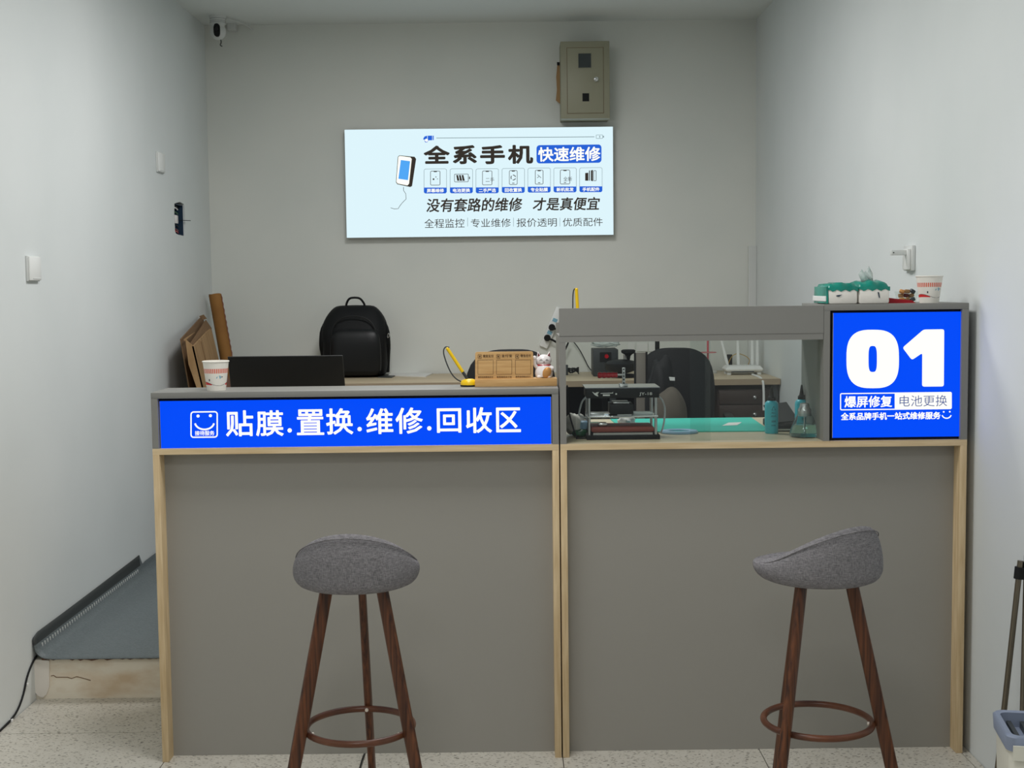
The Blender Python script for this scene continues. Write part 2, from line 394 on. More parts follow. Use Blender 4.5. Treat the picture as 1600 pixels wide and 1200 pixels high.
# floor: screed with tiles as pieces
bm = BM(); box(bm, XL, XR, -1.5, YS, -0.1, -0.004); floor = struct('floor', bm, M['grout'])
X_j = [-1.668, -1.06, -.46, .14, .74, 1.34, 1.367]
for j in range(-9, 2):
    y1 = 4.12 + .6 * j + .6; y0 = y1 - .6; y1 = min(y1, YS - .001)
    if y0 < -1.5: continue
    for i in range(len(X_j) - 1):
        bm = BM(); box(bm, X_j[i] + .0015, X_j[i + 1] - .0015, y0 + .0015, y1 - .0015, -.004, 0)
        obj('floor_tile', bm, M['tile'], floor)
bm = BM(); box(bm, XL, XR, YS, YB, -.1, ZF - .004); rf = struct('floor_raised', bm, M['plaster'])
# riser details: fresh plaster patch, brick crumbs below the vinyl, crack
bm = BM(); a = [(52, 1030), (78, 1031), (78, 1072), (74, 1084), (68, 1089), (60, 1086), (55, 1079), (51, 1078)]
prism(bm, [P(u, v, YS + .001) for u, v in a], (0, -.008, 0)); obj('plaster_patch', bm, M['plastern'], rf)
bm = BM(); top = [(66 + i * 6, 1026.5) for i in range(31)]; bot = [(u, 1028.5 + random.random() * (3.5 if (u < 215) else 1.5)) for u, v in reversed(top)]
prism(bm, [P(u, v, YS + .001) for u, v in top + bot], (0, -.005, 0)); obj('broken_edge', bm, M['brick'], rf, label='reddish brown crumbled edge under the vinyl')
bm = BM(); cr = [(80, 1056), (84, 1055), (88, 1058), (106, 1058), (112, 1060), (120, 1057), (128, 1059), (142, 1063)]
prism(bm, [P(u, v, YS + .001) for u, v in stroke(cr, 1.1)], (0, -.002, 0)); obj('crack', bm, M['cardin'], rf)
# ceiling, walls
bm = BM(); box(bm, XL - .12, XR + .12, -1.5, YB + .12, ZC, ZC + .1); struct('ceiling', bm, M['ceil'])
bm = BM(); box(bm, XL - .12, XR + .12, YB, YB + .12, -.1, ZC); struct('wall_back', bm, M['wallback'])
bm = BM(); box(bm, XR, XR + .12, -1.5, YB, -.1, ZC); struct('wall_right', bm, M['wall'])
# left wall with a ragged opening for the junction box
hole = [Q(u, v, XL) for u, v in ((272.5, 318), (277, 316.5), (281, 315.5), (284, 317), (287.5, 319), (288.3, 326), (289, 338), (289.3, 352), (289, 362), (288.6, 369.5), (284, 368), (279, 367), (275, 365), (273.5, 361), (273, 348), (272.3, 334))]
bm = BM(); outer = [(-1.5, -.1), (YB, -.1), (YB, ZC), (-1.5, ZC)]
for dx in (0, -.12):
    o_ = [bm.verts.new((XL + dx, y, z)) for y, z in outer]; h_ = [bm.verts.new((XL + dx, p.y, p.z)) for p in hole]
    es = [bm.edges.new((o_[i], o_[(i + 1) % 4])) for i in range(4)] + [bm.edges.new((h_[i], h_[(i + 1) % len(h_)])) for i in range(len(h_))]
    if dx == 0: bmesh.ops.triangle_fill(bm, edges=es, use_beauty=True); oa, ha = o_, h_
    else:
        bm.faces.new(o_)
        for i in range(4): bm.faces.new((oa[i], oa[(i + 1) % 4], o_[(i + 1) % 4], o_[i]))
        for i in range(len(h_)): bm.faces.new((ha[i], ha[(i + 1) % len(h_)], h_[(i + 1) % len(h_)], h_[i]))
struct('wall_left', bm, M['wall'])
# corner conduit behind the right-hand desk
bm = BM(); box(bm, XR - .045, XR, YB - .03, YB, .92, 1.62, bevel=.004); struct('trim_1', bm, M['whiteg'])

# vinyl sheet on the raised floor, curling up the left wall
def vinyl():
    t = thing('vinyl_sheet', 'grey ribbed vinyl floor sheet on the raised step, its left edge curled up the wall', 'floor covering', (-1.4, 5.2, ZF - .004))
    def prof(zt):
        pr = [(XL + .004, zt), (XL + .0045, zt - .02), (XL + .007, ZF + .05)]
        for k in range(1, 8):
            a = PI + PI / 2 * k / 8; pr.append((XL + .052 + .045 * math.cos(a), ZF + .05 + .048 * math.sin(a)))
        return pr + [(XL + .075, ZF), (XL + .2, ZF), (XL + .36, ZF), (1.3, ZF)]
    bm = BM(); rows = []
    for y, zt in ((4.455, .222), (4.50, .232), (4.8, .233), (5.2, .236), (5.6, .240), (5.752, .242), (5.80, .19), (5.83, .172), (5.9, .172), (6.1, .17), (7.3, .17)):
        rows.append([bm.verts.new((x, y, z)) for x, z in prof(zt)])
    for a, b in zip(rows, rows[1:]):
        for i in range(len(a) - 1):
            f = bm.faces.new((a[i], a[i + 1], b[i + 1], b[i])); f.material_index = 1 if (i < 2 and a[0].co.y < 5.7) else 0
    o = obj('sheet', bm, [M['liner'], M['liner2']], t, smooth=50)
    s = o.modifiers.new('thick', 'SOLIDIFY'); s.thickness = .003; s.offset = -1
    bm = BM()
    for k in range(46):
        y = 4.52 + k * .0262; x = XL + .0115; z = .19 - .012
        box(bm, x - .003, x + .003, y - .002, y + .002, z - .010, z + .010)
    obj('embossed_mark', bm, M['whiteg'], t, kind='stuff', label='row of short pale ticks along the curled edge')
vinyl()

# ================================================================== COUNTERS
def counter(x0, x1, label, seam):
    t = thing('service_counter', label, 'counter', ((x0 + x1) / 2, 4.2, 0))
    B('side_panel', M['oakv'], t, x0, x0 + .0195, YC, 4.53, 0, .931, bevel=.0006)
    B('side_panel', M['oakv'], t, x1 - .0195, x1, YC, 4.53, 0, .931, bevel=.0006)
    B('worktop', [M['worktop']], t, x0, x1, YC + .0015, 4.555, .9312, .949)
    B('front_edge', M['oakh'], t, x0, x1, YC, YC + .0015, .931, .949)
    B('front_panel', M['greyp'], t, x0 + .0195, x1 - .0195, 3.905, 3.923, .0, .931)
    B('back_rail', M['greyb'], t, x0 + .0195, x1 - .0195, 4.49, 4.508, .78, .931)
    return t
counter(-1.064, .1365, 'left reception counter, grey front panel between pale oak posts, under the long blue sign', 0)
counter(.1405, 1.342, 'right reception counter, grey front between pale oak posts, under the glass screen and 01 sign', 1)

# left sign cabinet
YL = 4.036
t = thing('sign_cabinet', 'long low grey open-fronted cabinet holding the wide blue lit sign, on left counter', 'cabinet', (-.46, 3.94, .949))
B('top_board', M['greyb'], t, -1.064, .1365, YC, YL, 1.0975, 1.115, bevel=.0006)
B('side_board', M['greyb'], t, -1.064, -1.0445, YC, YL, .949, 1.0972)
B('side_board', M['greyb'], t, .117, .1365, YC, YL, .949, 1.0972)
B('back_board', M['greyb'], t, -1.0445, .117, YL - .012, YL, .949, 1.0972)
# left light box
t = thing('light_box_sign', 'long blue backlit sign with white Chinese lettering and a smiley square, in left counter', 'sign', (-.46, 3.9, .949))
YP = 3.862
B('sign_case', M['darkgap'], t, -1.0443, .1168, YP + .004, 3.96, .9495, 1.097)
a, b = P(249.5, 627, YP), P(861, 619, YP); c = P(555, 697.5, YP); d = P(555, 623.5, YP)
B('sign_face', M['signb'], t, a.x, b.x - .001, YP, YP + .004, c.z, d.z)
B('face_edge', M['alu'], t, a.x - .0015, a.x, YP, YP + .004, c.z, d.z)
B('face_edge', M['alu'], t, b.x - .001, b.x + .0005, YP, YP + .004, c.z, d.z)
YD = YP - .0004
def lc(x): return 230 + x / 2.4615
def lv(y): return 590 + y / 2.4615
chars = [('贴', 302, 408, 126, 226), ('膜', 418, 524, 126, 225), ('置', 575, 680, 122, 221), ('换', 688, 792, 118, 219),
         ('维', 842, 946, 118, 217), ('修', 955, 1060, 115, 216), ('回', 1114, 1208, 118, 212), ('收', 1226, 1326, 114, 213), ('区', 1342, 1437, 115, 210)]
text(t, M['signink'], YD, [(s, lc(a0), lv(b0), lc(a1), lv(b1), .017) for s, a0, a1, b0, b1 in chars], split=True)
flat('dot', M['signink'], t, YP, [circ(lc(548), lv(203), 3.4)]); flat('dot', M['signink'], t, YP, [circ(lc(817), lv(198), 3.4)]); flat('dot', M['signink'], t, YP, [circ(lc(1085), lv(195), 3.4)])
flat('smiley_frame', M['signink'], t, YP, [], [rring(297.6, 642.5, 340.5, 684, 5, 2)])
flat('smiley_face', M['signink'], t, YP, [circ(309.5, 650, 2.4), circ(328.8, 649.5, 2.4), arc(319.6, 659.5, 15, 11.5, 10, 170, 2.6)])
text(t, M['signink'], YD, [('接待服务', 304.5, 673, 335, 680.5, .015)], name='small_lettering')

# right upper cabinet: screen housing with trough, post and panes, then the 01 cabinet
YRB = 4.145
t = thing('glazed_screen', 'grey framed counter screen with deep header board and sliding clear glass, on right counter', 'screen', (.53, 4.0, .949))
B('side_board', M['greyb'], t, .1405, .159, YC, YRB, .949, 1.2492)
B('bottom_board', M['greyb'], t, .1405, .916, YC + .001, YRB, 1.2495, 1.2675)
B('header_board', M['greyb'], t, .1405, .916, YC, YC + .018, 1.268, 1.349)
B('header_board', M['greyb'], t, .1405, .916, YRB - .018, YRB, 1.268, 1.30)
B('glass_pane', M['pane'], t, .1595, .588, 3.876, 3.881, .9505, 1.249)
B('glass_pane', M['pane'], t, .530, .9155, 3.888, 3.893, .9505, 1.249)
t = thing('sign_cabinet', 'square grey cabinet holding the blue 01 sign, at the right end of right counter', 'cabinet', (1.13, 4.0, .949))
B('top_board', M['greyb'], t, .917, 1.342, YC, YRB, 1.334, 1.352, bevel=.0006)
B('side_board', M['greyb'], t, .917, .935, YC, YRB, .949, 1.3338)
B('side_board', M['greyb'], t, 1.3225, 1.342, YC, YRB, .949, 1.3338)
B('back_board', M['greyb'], t, .935, 1.3225, YRB - .012, YRB, .949, 1.3338)
t = thing('light_box_sign', 'square blue backlit sign with large white 01, at right end of counter', 'sign', (1.13, 3.9, .949))
B('sign_case', M['darkgap'], t, .9352, 1.3223, YP + .004, 3.96, .9495, 1.3335)
a, b, c, d = P(1301.5, 585, YP), P(1501, 585, YP), P(1400, 683, YP), P(1400, 488, YP)
B('sign_face', M['signb'], t, a.x, b.x, YP, YP + .004, c.z, d.z)
B('face_edge', M['alu'], t, a.x - .0015, a.x, YP, YP + .004, c.z, d.z)
B('face_edge', M['alu'], t, b.x, b.x + .0015, YP, YP + .004, c.z, d.z)
def rc(x): return 1240 + x / 3.636
def rv(y): return 370 + y / 3.636
def sup(cx, cy, rx, ry, e, n=64):
    o = []
    for k in range(n):
        a = 2 * PI * k / n; ca, sa = math.cos(a), math.sin(a)
        o.append((rc(cx + rx * math.copysign(abs(ca) ** (2 / e), ca)), rv(cy + ry * math.copysign(abs(sa) ** (2 / e), sa))))
    return o
def rpoly(pts, r, n=4):
    out = []; N = len(pts)
    for i, p in enumerate(pts):
        a, b, c = Vector(pts[i - 1]), Vector(p), Vector(pts[(i + 1) % N]); d1 = (a - b).normalized(); d2 = (c - b).normalized()
        s, e = b + d1 * r, b + d2 * r
        for k in range(n + 1):
            f = k / n; q = s * (1 - f) ** 2 + b * 2 * f * (1 - f) + e * f * f; out.append((q.x, q.y))
    return out
flat('digit', M['signink'], t, YP, [], [(sup(449, 694, 149, 166, 2.9), sup(449, 694, 24, 74, 3.4))])
one = rpoly([(738, 527), (855, 525), (853, 850), (730, 851), (731, 660), (672, 700), (619, 630)], 13)
flat('digit', M['signink'], t, YP, [[(rc(x), rv(y)) for x, y in one]])
flat('label_frame', M['signink'], t, YP, [], [rring(1312.5, 613.3, 1487, 640.2, 2.5, 1.6)])
flat('label_block', M['signink'], t, YP, [[(1398, 613.5), (1485.5, 612.3), (1487, 614), (1487, 637), (1485.5, 639), (1398, 640)]])
text(t, M['signink'], YD, [('爆屏修复', 1319.5, 618.5, 1394, 636.5, .022)], split=True)
text(t, M['inkblue'], YP - .0012, [('电池更换', 1405.5, 617.5, 1480, 635, .0)], split=True)
text(t, M['signink'], YD, [('全系品牌手机一站式维修服务', 1314, 644, 1469.5, 655.8, .028)], split=True)
flat('smile', M['signink'], t, YP, [circ(1474.5, 643.5, 1.3, 10), circ(1484, 643.3, 1.3, 10), arc(1479, 647, 7.2, 6.5, 15, 165, 1.7)])

# ================================================================== WALL SIGN
YW = 7.29
t = thing('light_box_sign', 'white backlit wall sign with blue and black Chinese phone-repair lettering, on back wall', 'sign', (-.167, 7.32, 1.69))
B('sign_case', M['alu'], t, -.905, .5715, YW + .003, 7.35, 1.688, 2.281, bevel=.002)
B('sign_face', M['signw'], t, -.9035, .570, YW, YW + .003, 1.6895, 2.2795)
def nx(x): return 530 + x / 3.636
def ny(y): return 190 + y / 3.637
YN = YW
def npoly(p): return [(nx(x), ny(y)) for x, y in p]
Ds = M['dgrey']
def nt_(m, items, **k): return text(t, m, YN - .0006, [(s, nx(a), ny(b), nx(c), ny(d), *o) for s, a, b, c, d, *o in items], **k)
nt_(Ds, [('全', 480, 136, 628, 240), ('系', 645, 134, 782, 242), ('手', 800, 134, 942, 242), ('机', 958, 132, 1102, 240)], off=.042, split=True)
flat('blue_badge', M['pillb'], t, YN, [rrect(nx(1121), ny(132), nx(1490), ny(236), 5)])
text(t, M['signink'], YN - .0014, [('快速维修', nx(1130), ny(144), nx(1484), ny(226), .022)], split=True)
nt_(Ds, [('没有套路的维修', 497, 434, 1040, 512, .02), ('才是真便宜', 1102, 430, 1480, 505, .02)], shear=.14, split=True)
nt_(Ds, [('全程监控', 484, 552, 712, 604), ('专业维修', 748, 551, 975, 600), ('报价透明', 1008, 549, 1236, 598), ('优质配件', 1270, 547, 1497, 595)], off=.0, split=True)
for x in (730, 990, 1254): flat('divider', M['mgrey'], t, YN, [npoly([(x - 1, 546), (x + 1, 546), (x + 1, 596), (x - 1, 596)])])
flat('rule_line', M['mgrey'], t, YN, [npoly([(552, 92), (1450, 85), (1450, 88.5), (552, 95)])])
flat('battery_mark', M['mgrey'], t, YN, [npoly([(1499, 81), (1504, 81), (1504, 91), (1499, 91)]), npoly([(1478, 80), (1482, 80), (1482, 92), (1478, 92)])], [rring(nx(1459), ny(75), nx(1498), ny(97), 1, .6)])
flat('van_mark', M['pillb'], t, YN, [npoly([(478, 95), (486, 84), (500, 80), (500, 100), (478, 103)]), npoly([(503, 80), (528, 80), (528, 106), (508, 106), (500, 118), (488, 118), (484, 106), (503, 104)]), npoly([(531, 80), (537, 80), (537, 105), (531, 105)])])
flat('van_wheel', M['signink'], t, YN - .001, [circ(nx(496), ny(106), 2.4, 12)])
caps = ['屏幕维修', '电池更换', '二手严选', '回收置换', '专业贴膜', '新机批发', '手机配件']
xs = [481, 629, 776, 924, 1071, 1218, 1365]
tops = [268, 267, 267, 265, 263, 262, 261]
for i, (x, y, s) in enumerate(zip(xs, tops, caps)):
    x1 = x + 130; yb = y + 140; u0, u1, v0, v1 = nx(x), nx(x1), ny(y), ny(yb)
    flat('icon_frame', M['mgrey'], t, YN, [], [rring(u0, v0, u1, v1, 3, .55)])
    vm = ny(y + 107)
    flat('icon_caption_bar', M['pillb'], t, YN - .0002, [[(u0, vm), (u1, vm), (u1, v1 - 2), (u1 - 2, v1), (u0 + 2, v1), (u0, v1 - 2)]])
    text(t, M['signink'], YN - .0014, [(s, u0 + 4.6, vm + 1.6, u1 - 4.4, v1 - 1.4, .022)], name='icon_caption')
    cx = (u0 + u1) / 2; cy = ny(y + 53)
    if i == 1:
        flat('icon', Ds, t, YN, [[(cx - 8 + k * 4.2, cy - 4.5), (cx - 5.2 + k * 4.2, cy - 4.5), (cx - 3 + k * 4.2, cy + 4.5), (cx - 6.5 + k * 4.2, cy + 4.5)] for k in range(3)] + [[(cx + 12, cy - 2), (cx + 13.5, cy - 2), (cx + 13.5, cy + 2), (cx + 12, cy + 2)]], [rring(cx - 11.2, cy - 6.3, cx + 11.3, cy + 6.5, 1.8, .8)])
    elif i == 6:
        flat('icon', Ds, t, YN, [[(cx - 9, cy - 6), (cx - 4, cy - 6.5), (cx - 4, cy + 6), (cx - 9, cy + 6)], [(cx - 3, cy - 10), (cx - 1.5, cy - 10), (cx - 1.5, cy + 6), (cx - 3, cy + 6)], [(cx + 0, cy - 10), (cx + 3.2, cy - 11), (cx + 3.2, cy + 7), (cx, cy + 6)]], [rring(cx + 4, cy - 10, cx + 8.5, cy + 6.5, 1, .8)])
    else:
        a = 6.5 if i in (3, 4) else 7.8
        polys = [[(cx - 3, cy - 11), (cx + 3, cy - 11), (cx + 2.2, cy - 9.4), (cx - 2.2, cy - 9.4)]]
        if i == 0: polys += [[(cx - 4, cy + .5), (cx - 1.5, cy + .5), (cx - 1.5, cy + 3), (cx - 4, cy + 3)], [(cx + .3, cy - 2.5), (cx + 1.6, cy - 2.5), (cx + 1.6, cy - 1), (cx + .3, cy - 1)], [(cx + 2.5, cy + 1), (cx + 4.2, cy + 1), (cx + 4.2, cy + 1.8), (cx + 2.5, cy + 1.8)]]
        if i == 3: polys += [arc(cx, cy, 3.6, 3.8, 20 + 120 * k, 105 + 120 * k, 1.2, 5) for k in range(3)]
        if i == 4: polys += [stroke([(cx - 2.5, cy - 4), (cx + 3, cy + 1)], .8), stroke([(cx - 3, cy + 1), (cx - .5, cy - 1)], .8)]
        if i in (3, 4, 5): polys += [[(cx - 1.8, cy + 8.2), (cx + 1.8, cy + 8.2), (cx + 1.8, cy + 9.2), (cx - 1.8, cy + 9.2)]]
        flat('icon', Ds, t, YN, polys, [rring(cx - a, cy - 11.3, cx + a, cy + 11.3, 2, .8)])
        if i in (2, 5):
            text(t, Ds, YN - .0014, [('二手' if i == 2 else '全新', cx - 2.5, cy - .5, cx + 11, cy + 6.5, .0)], name='icon_lettering')
# printed phone with charging lead (the cartoon figure of the print is left out)
flat('phone_print_edge', Ds, t, YN, [npoly([(342, 192), (428, 200), (437, 212), (414, 366), (404, 372), (330, 356), (322, 344), (333, 200)])])
flat('phone_print', M['signink'], t, YN - .001, [npoly([(344, 195), (404, 203), (412, 212), (397, 352), (388, 363), (332, 352), (325, 342), (336, 201)])])
flat('phone_print_screen', M['skyb'], t, YN - .002, [npoly([(350, 218), (403, 225), (391, 333), (336, 325)])])
lead = [(365, 372), (366, 392), (378, 410), (380, 440), (358, 462), (344, 480), (335, 495), (312, 496), (292, 490)]
flat('lead_print', Ds, t, YN, [stroke(npoly(lead), .7)])

# ================================================================== METER BOX
ym = 7.185
t = thing('meter_box', 'khaki steel electric meter box with small window and round lock, high on back wall', 'meter box', (.415, 7.27, 2.312))
B('case', M['metalg'], t, .282, .546, ym, 7.35, 2.312, 2.724, bevel=.003)
a, b = P(886, 74, ym), P(943, 177, ym)
B('door', M['metalg'], t, a.x, b.x, ym - .004, ym + .002, b.z + .002, a.z - .004, bevel=.0012)
def rim(name, m, par, x0, x1, z0, z1, y, tk, d):
    bm = BM(); box(bm, x0 - tk, x1 + tk, y - d, y, z1, z1 + tk); box(bm, x0 - tk, x1 + tk, y - d, y, z0 - tk, z0); box(bm, x0 - tk, x0, y - d, y, z0, z1); box(bm, x1, x1 + tk, y - d, y, z0, z1)
    return obj(name, bm, m, par)
rim('door_gap', M['cardin'], t, a.x - .0005, b.x + .0005, b.z + .0015, a.z - .0035, ym - .0003, .0016, .0008)
p, q = P(903.5, 84, ym), P(923.5, 106, ym)
B('window', mat('dark_window', (44, 52, 54), .08, spec=.9), t, p.x, q.x, ym - .006, ym - .003, q.z, p.z)
rim('window_rim', M['metalg'], t, p.x, q.x, q.z, p.z, ym - .004, .002, .004)
p, q = P(910, 146, ym), P(920.5, 158.5, ym); B('slot', M['blackm'], t, p.x, q.x, ym - .005, ym - .0035, q.z, p.z)
p = P(931, 124.5, ym); bm = BM(); cyl(bm, (p.x, ym - .004, p.z), (p.x, ym - .022, p.z), .013, .012, 20); ball(bm, (p.x - .004, ym - .022, p.z + .002), .009, .004, .009)
obj('lock', bm, M['chrome'], t, smooth=True)
bm = BM(); pr = [P(u, v, 7.31) for u, v in ((871, 98), (879, 97), (881, 162), (876, 163), (868.5, 157), (870, 140), (869, 120))]
prism(bm, pr, (.05, .03, 0)); o = obj('cardboard_scrap', bm, M['card']); single(o, 'narrow strip of brown cardboard poking out behind left edge of the meter box', 'cardboard')
bm = BM(); pr = [P(u, v, 7.3) for u, v in ((870, 97), (880, 97), (880, 102), (870.5, 102))]; prism(bm, pr, (.03, .004, 0)); oc = obj('tape_end', bm, M['blackm'], None)
oc.parent = o; oc.location = -o.location; ROOT['tape_end'] = o.location

# ================================================================== CEILING CAMERA
cx, cy = -1.541, 7.1
t = thing('security_camera', 'white dome security camera with black lens face on ceiling at left rear corner', 'camera', (cx, cy, 2.66))
bm = BM(); lathe(bm, [(.044, 2.862), (.044, 2.852), (.041, 2.848), (.041, 2.822), (.036, 2.815), (.034, 2.800)], (cx, cy, 0), 28); obj('mount', bm, M['whiteg'], t, smooth=True)
bm = BM()
for z in (2.846, 2.834, 2.826): lathe(bm, [(.0418, z), (.0422, z - .0005), (.0418, z - .001)], (cx, cy, 0), 28)
obj('vent_groove', bm, M['pcgrey'], t)
bm = BM(); ball(bm, (cx, cy, 2.78), .042, .042, .045, 24); obj('head', bm, M['whiteg'], t, smooth=True)
bm = BM(); 
pts = []
for k in range(20):
    a = 2 * PI * k / 20; pts.append(Vector((cx + .002 + .017 * math.copysign(abs(math.cos(a)) ** .8, math.cos(a)), cy - .046, 2.781 + .034 * math.copysign(abs(math.sin(a)) ** .7, math.sin(a)))))
prism(bm, pts, (0, .03, 0)); lens = obj('lens_face', bm, M['blackm'], t)
bm = BM(); cyl(bm, (cx + .002, cy - .047, 2.784), (cx + .002, cy - .050, 2.784), .010, .009, 16); obj('lens', bm, M['black'], t, smooth=True)
bm = BM(); tube(bm, [(cx + .012, cy, 2.742), (cx + .016, cy - .005, 2.722), (cx + .008, cy - .004, 2.708), (cx + .02, cy, 2.703)], .003, 6, smooth=1); obj('antenna_lead', bm, M['pcgrey'], t)
bm = BM(); tube(bm, [(cx + .04, cy + .02, 2.85), (cx + .08, cy + .1, 2.853), (cx + .12, cy + .2, 2.848), (cx + .14, cy + .235, 2.83)], .0035, 6, smooth=2); obj('power_lead', bm, M['whiteg'], t)
p = P(365, 40, 7.33); bm = BM(); box(bm, p.x - .028, p.x + .02, 7.29, 7.35, p.z - .03, p.z + .03, bevel=.004); o = obj('power_adapter', bm, M['whiteg'])
single(o, 'small white plug-in adapter at top of back wall beside the ceiling camera', 'adapter')

# ================================================================== LEFT WALL FITTINGS
def plate(u0, v0, v1, u1, label):
    a, b = Q(u0, (v0 + v1) / 2, XL + .012), Q(u1, (v0 + v1) / 2, XL + .012); zt = Q((u0 + u1) / 2, v0, XL + .01).z; zb = Q((u0 + u1) / 2, v1, XL + .01).z
    t = thing('blank_plate', label, 'cover plate', (XL, (a.y + b.y) / 2, zb))
    B('back_box', M['whiteg'], t, XL, XL + .008, a.y, b.y, zb, zt, bevel=.002)
    B('cover', M['white'], t, XL + .008, XL + .014, a.y + .004, b.y - .002, zb + .003, zt - .003, bevel=.002)
    B('lower_tab', M['whiteg'], t, XL + .0135, XL + .0155, a.y + .03, b.y - .01, zb + .008, zb + .011)
plate(45.5, 400, 439.5, 64, 'white blank wall plate low on left wall, nearest the camera')
plate(247.5, 238.5, 270, 257.5, 'small white blank wall plate high on left wall above the open wall box')
# open junction box in the ragged hole
yc, zc = 6.677, 1.77
t = thing('junction_box', 'open electrical box full of wires in a ragged hole in left wall', 'electrical box', (XL - .05, yc, 1.69))
B('box_back', M['navy'], t, XL - .05, XL - .045, 6.585, 6.77, 1.69, 1.845)
bm = BM(); box(bm, XL - .045, XL - .006, 6.585, 6.589, 1.69, 1.845); box(bm, XL - .045, XL - .006, 6.766, 6.77, 1.69, 1.845); box(bm, XL - .045, XL - .006, 6.59, 6.766, 1.69, 1.694); box(bm, XL - .045, XL - .006, 6.59, 6.766, 1.841, 1.845); obj('box_wall', bm, M['navy'], t)
B('terminal_block', M['catw'], t, XL - .03, XL - .012, 6.64, 6.70, 1.748, 1.79, bevel=.003)
for k, (m, zz) in enumerate(((M['blackm'], 1.83), (M['white'], 1.822), (M['maroon'], 1.715), (M['blackm'], 1.735), (M['green'], 1.80), (M['red'], 1.705))):
    bm = BM(); tube(bm, [(XL - .03, 6.6, zz), (XL - .012, 6.64, zz + .006), (XL - .014, 6.7, zz - .006), (XL - .03, 6.75, zz + .004)], .0035, 6, smooth=2); obj('wire', bm, m, t, label=None)
bm = BM(); tube(bm, [(XL - .03, 6.73, 1.768), (XL + .0, 6.76, 1.768), (XL + .03, 6.78, 1.767)], .0018, 6, smooth=1); obj('loose_wire', bm, M['blackm'], t, label='short stiff wire sticking out of the box')
# black lead clipped along the left wall
pts = [Q(u, v, XL + .004) for u, v in ((57, 1025), (52, 1033), (46, 1047), (41, 1063), (38, 1080), (33, 1097), (26, 1113), (17, 1125), (8, 1134), (0, 1142), (-12, 1152))]
bm = BM(); tube(bm, pts, .0035, 8, smooth=1)
t = thing('wall_cable', 'black cable clipped to foot of left wall beside the step', 'cable', (XL, 4.3, 0)); obj('cable', bm, M['blackm'], t, smooth=True)
for u, v in ((39.5, 1070), (15, 1126)):
    p = Q(u, v, XL); B('clip', M['white'], t, XL, XL + .011, p.y - .006, p.y + .006, p.z - .005, p.z + .005, bevel=.001)
# bracket on the right wall
t = thing('wall_bracket', 'small white plastic bracket with a short arm on right wall above the paper cup', 'bracket', (XR, 4.5, 1.45))
B('plate', M['whiteg'], t, XR - .012, XR, 4.45, 4.548, 1.452, 1.538, bevel=.003)
B('clip_cover', M['white'], t, XR - .024, XR - .012, 4.462, 4.52, 1.456, 1.526, bevel=.003)
B('arm', M['whiteg'], t, XR - .075, XR - .02, 4.472, 4.492, 1.505, 1.523, bevel=.002)
bm = BM(); cyl(bm, (XR - .068, 4.472, 1.514), (XR - .068, 4.4705, 1.514), .0022, seg=10); obj('screw_hole', bm, M['pcgrey'], t)

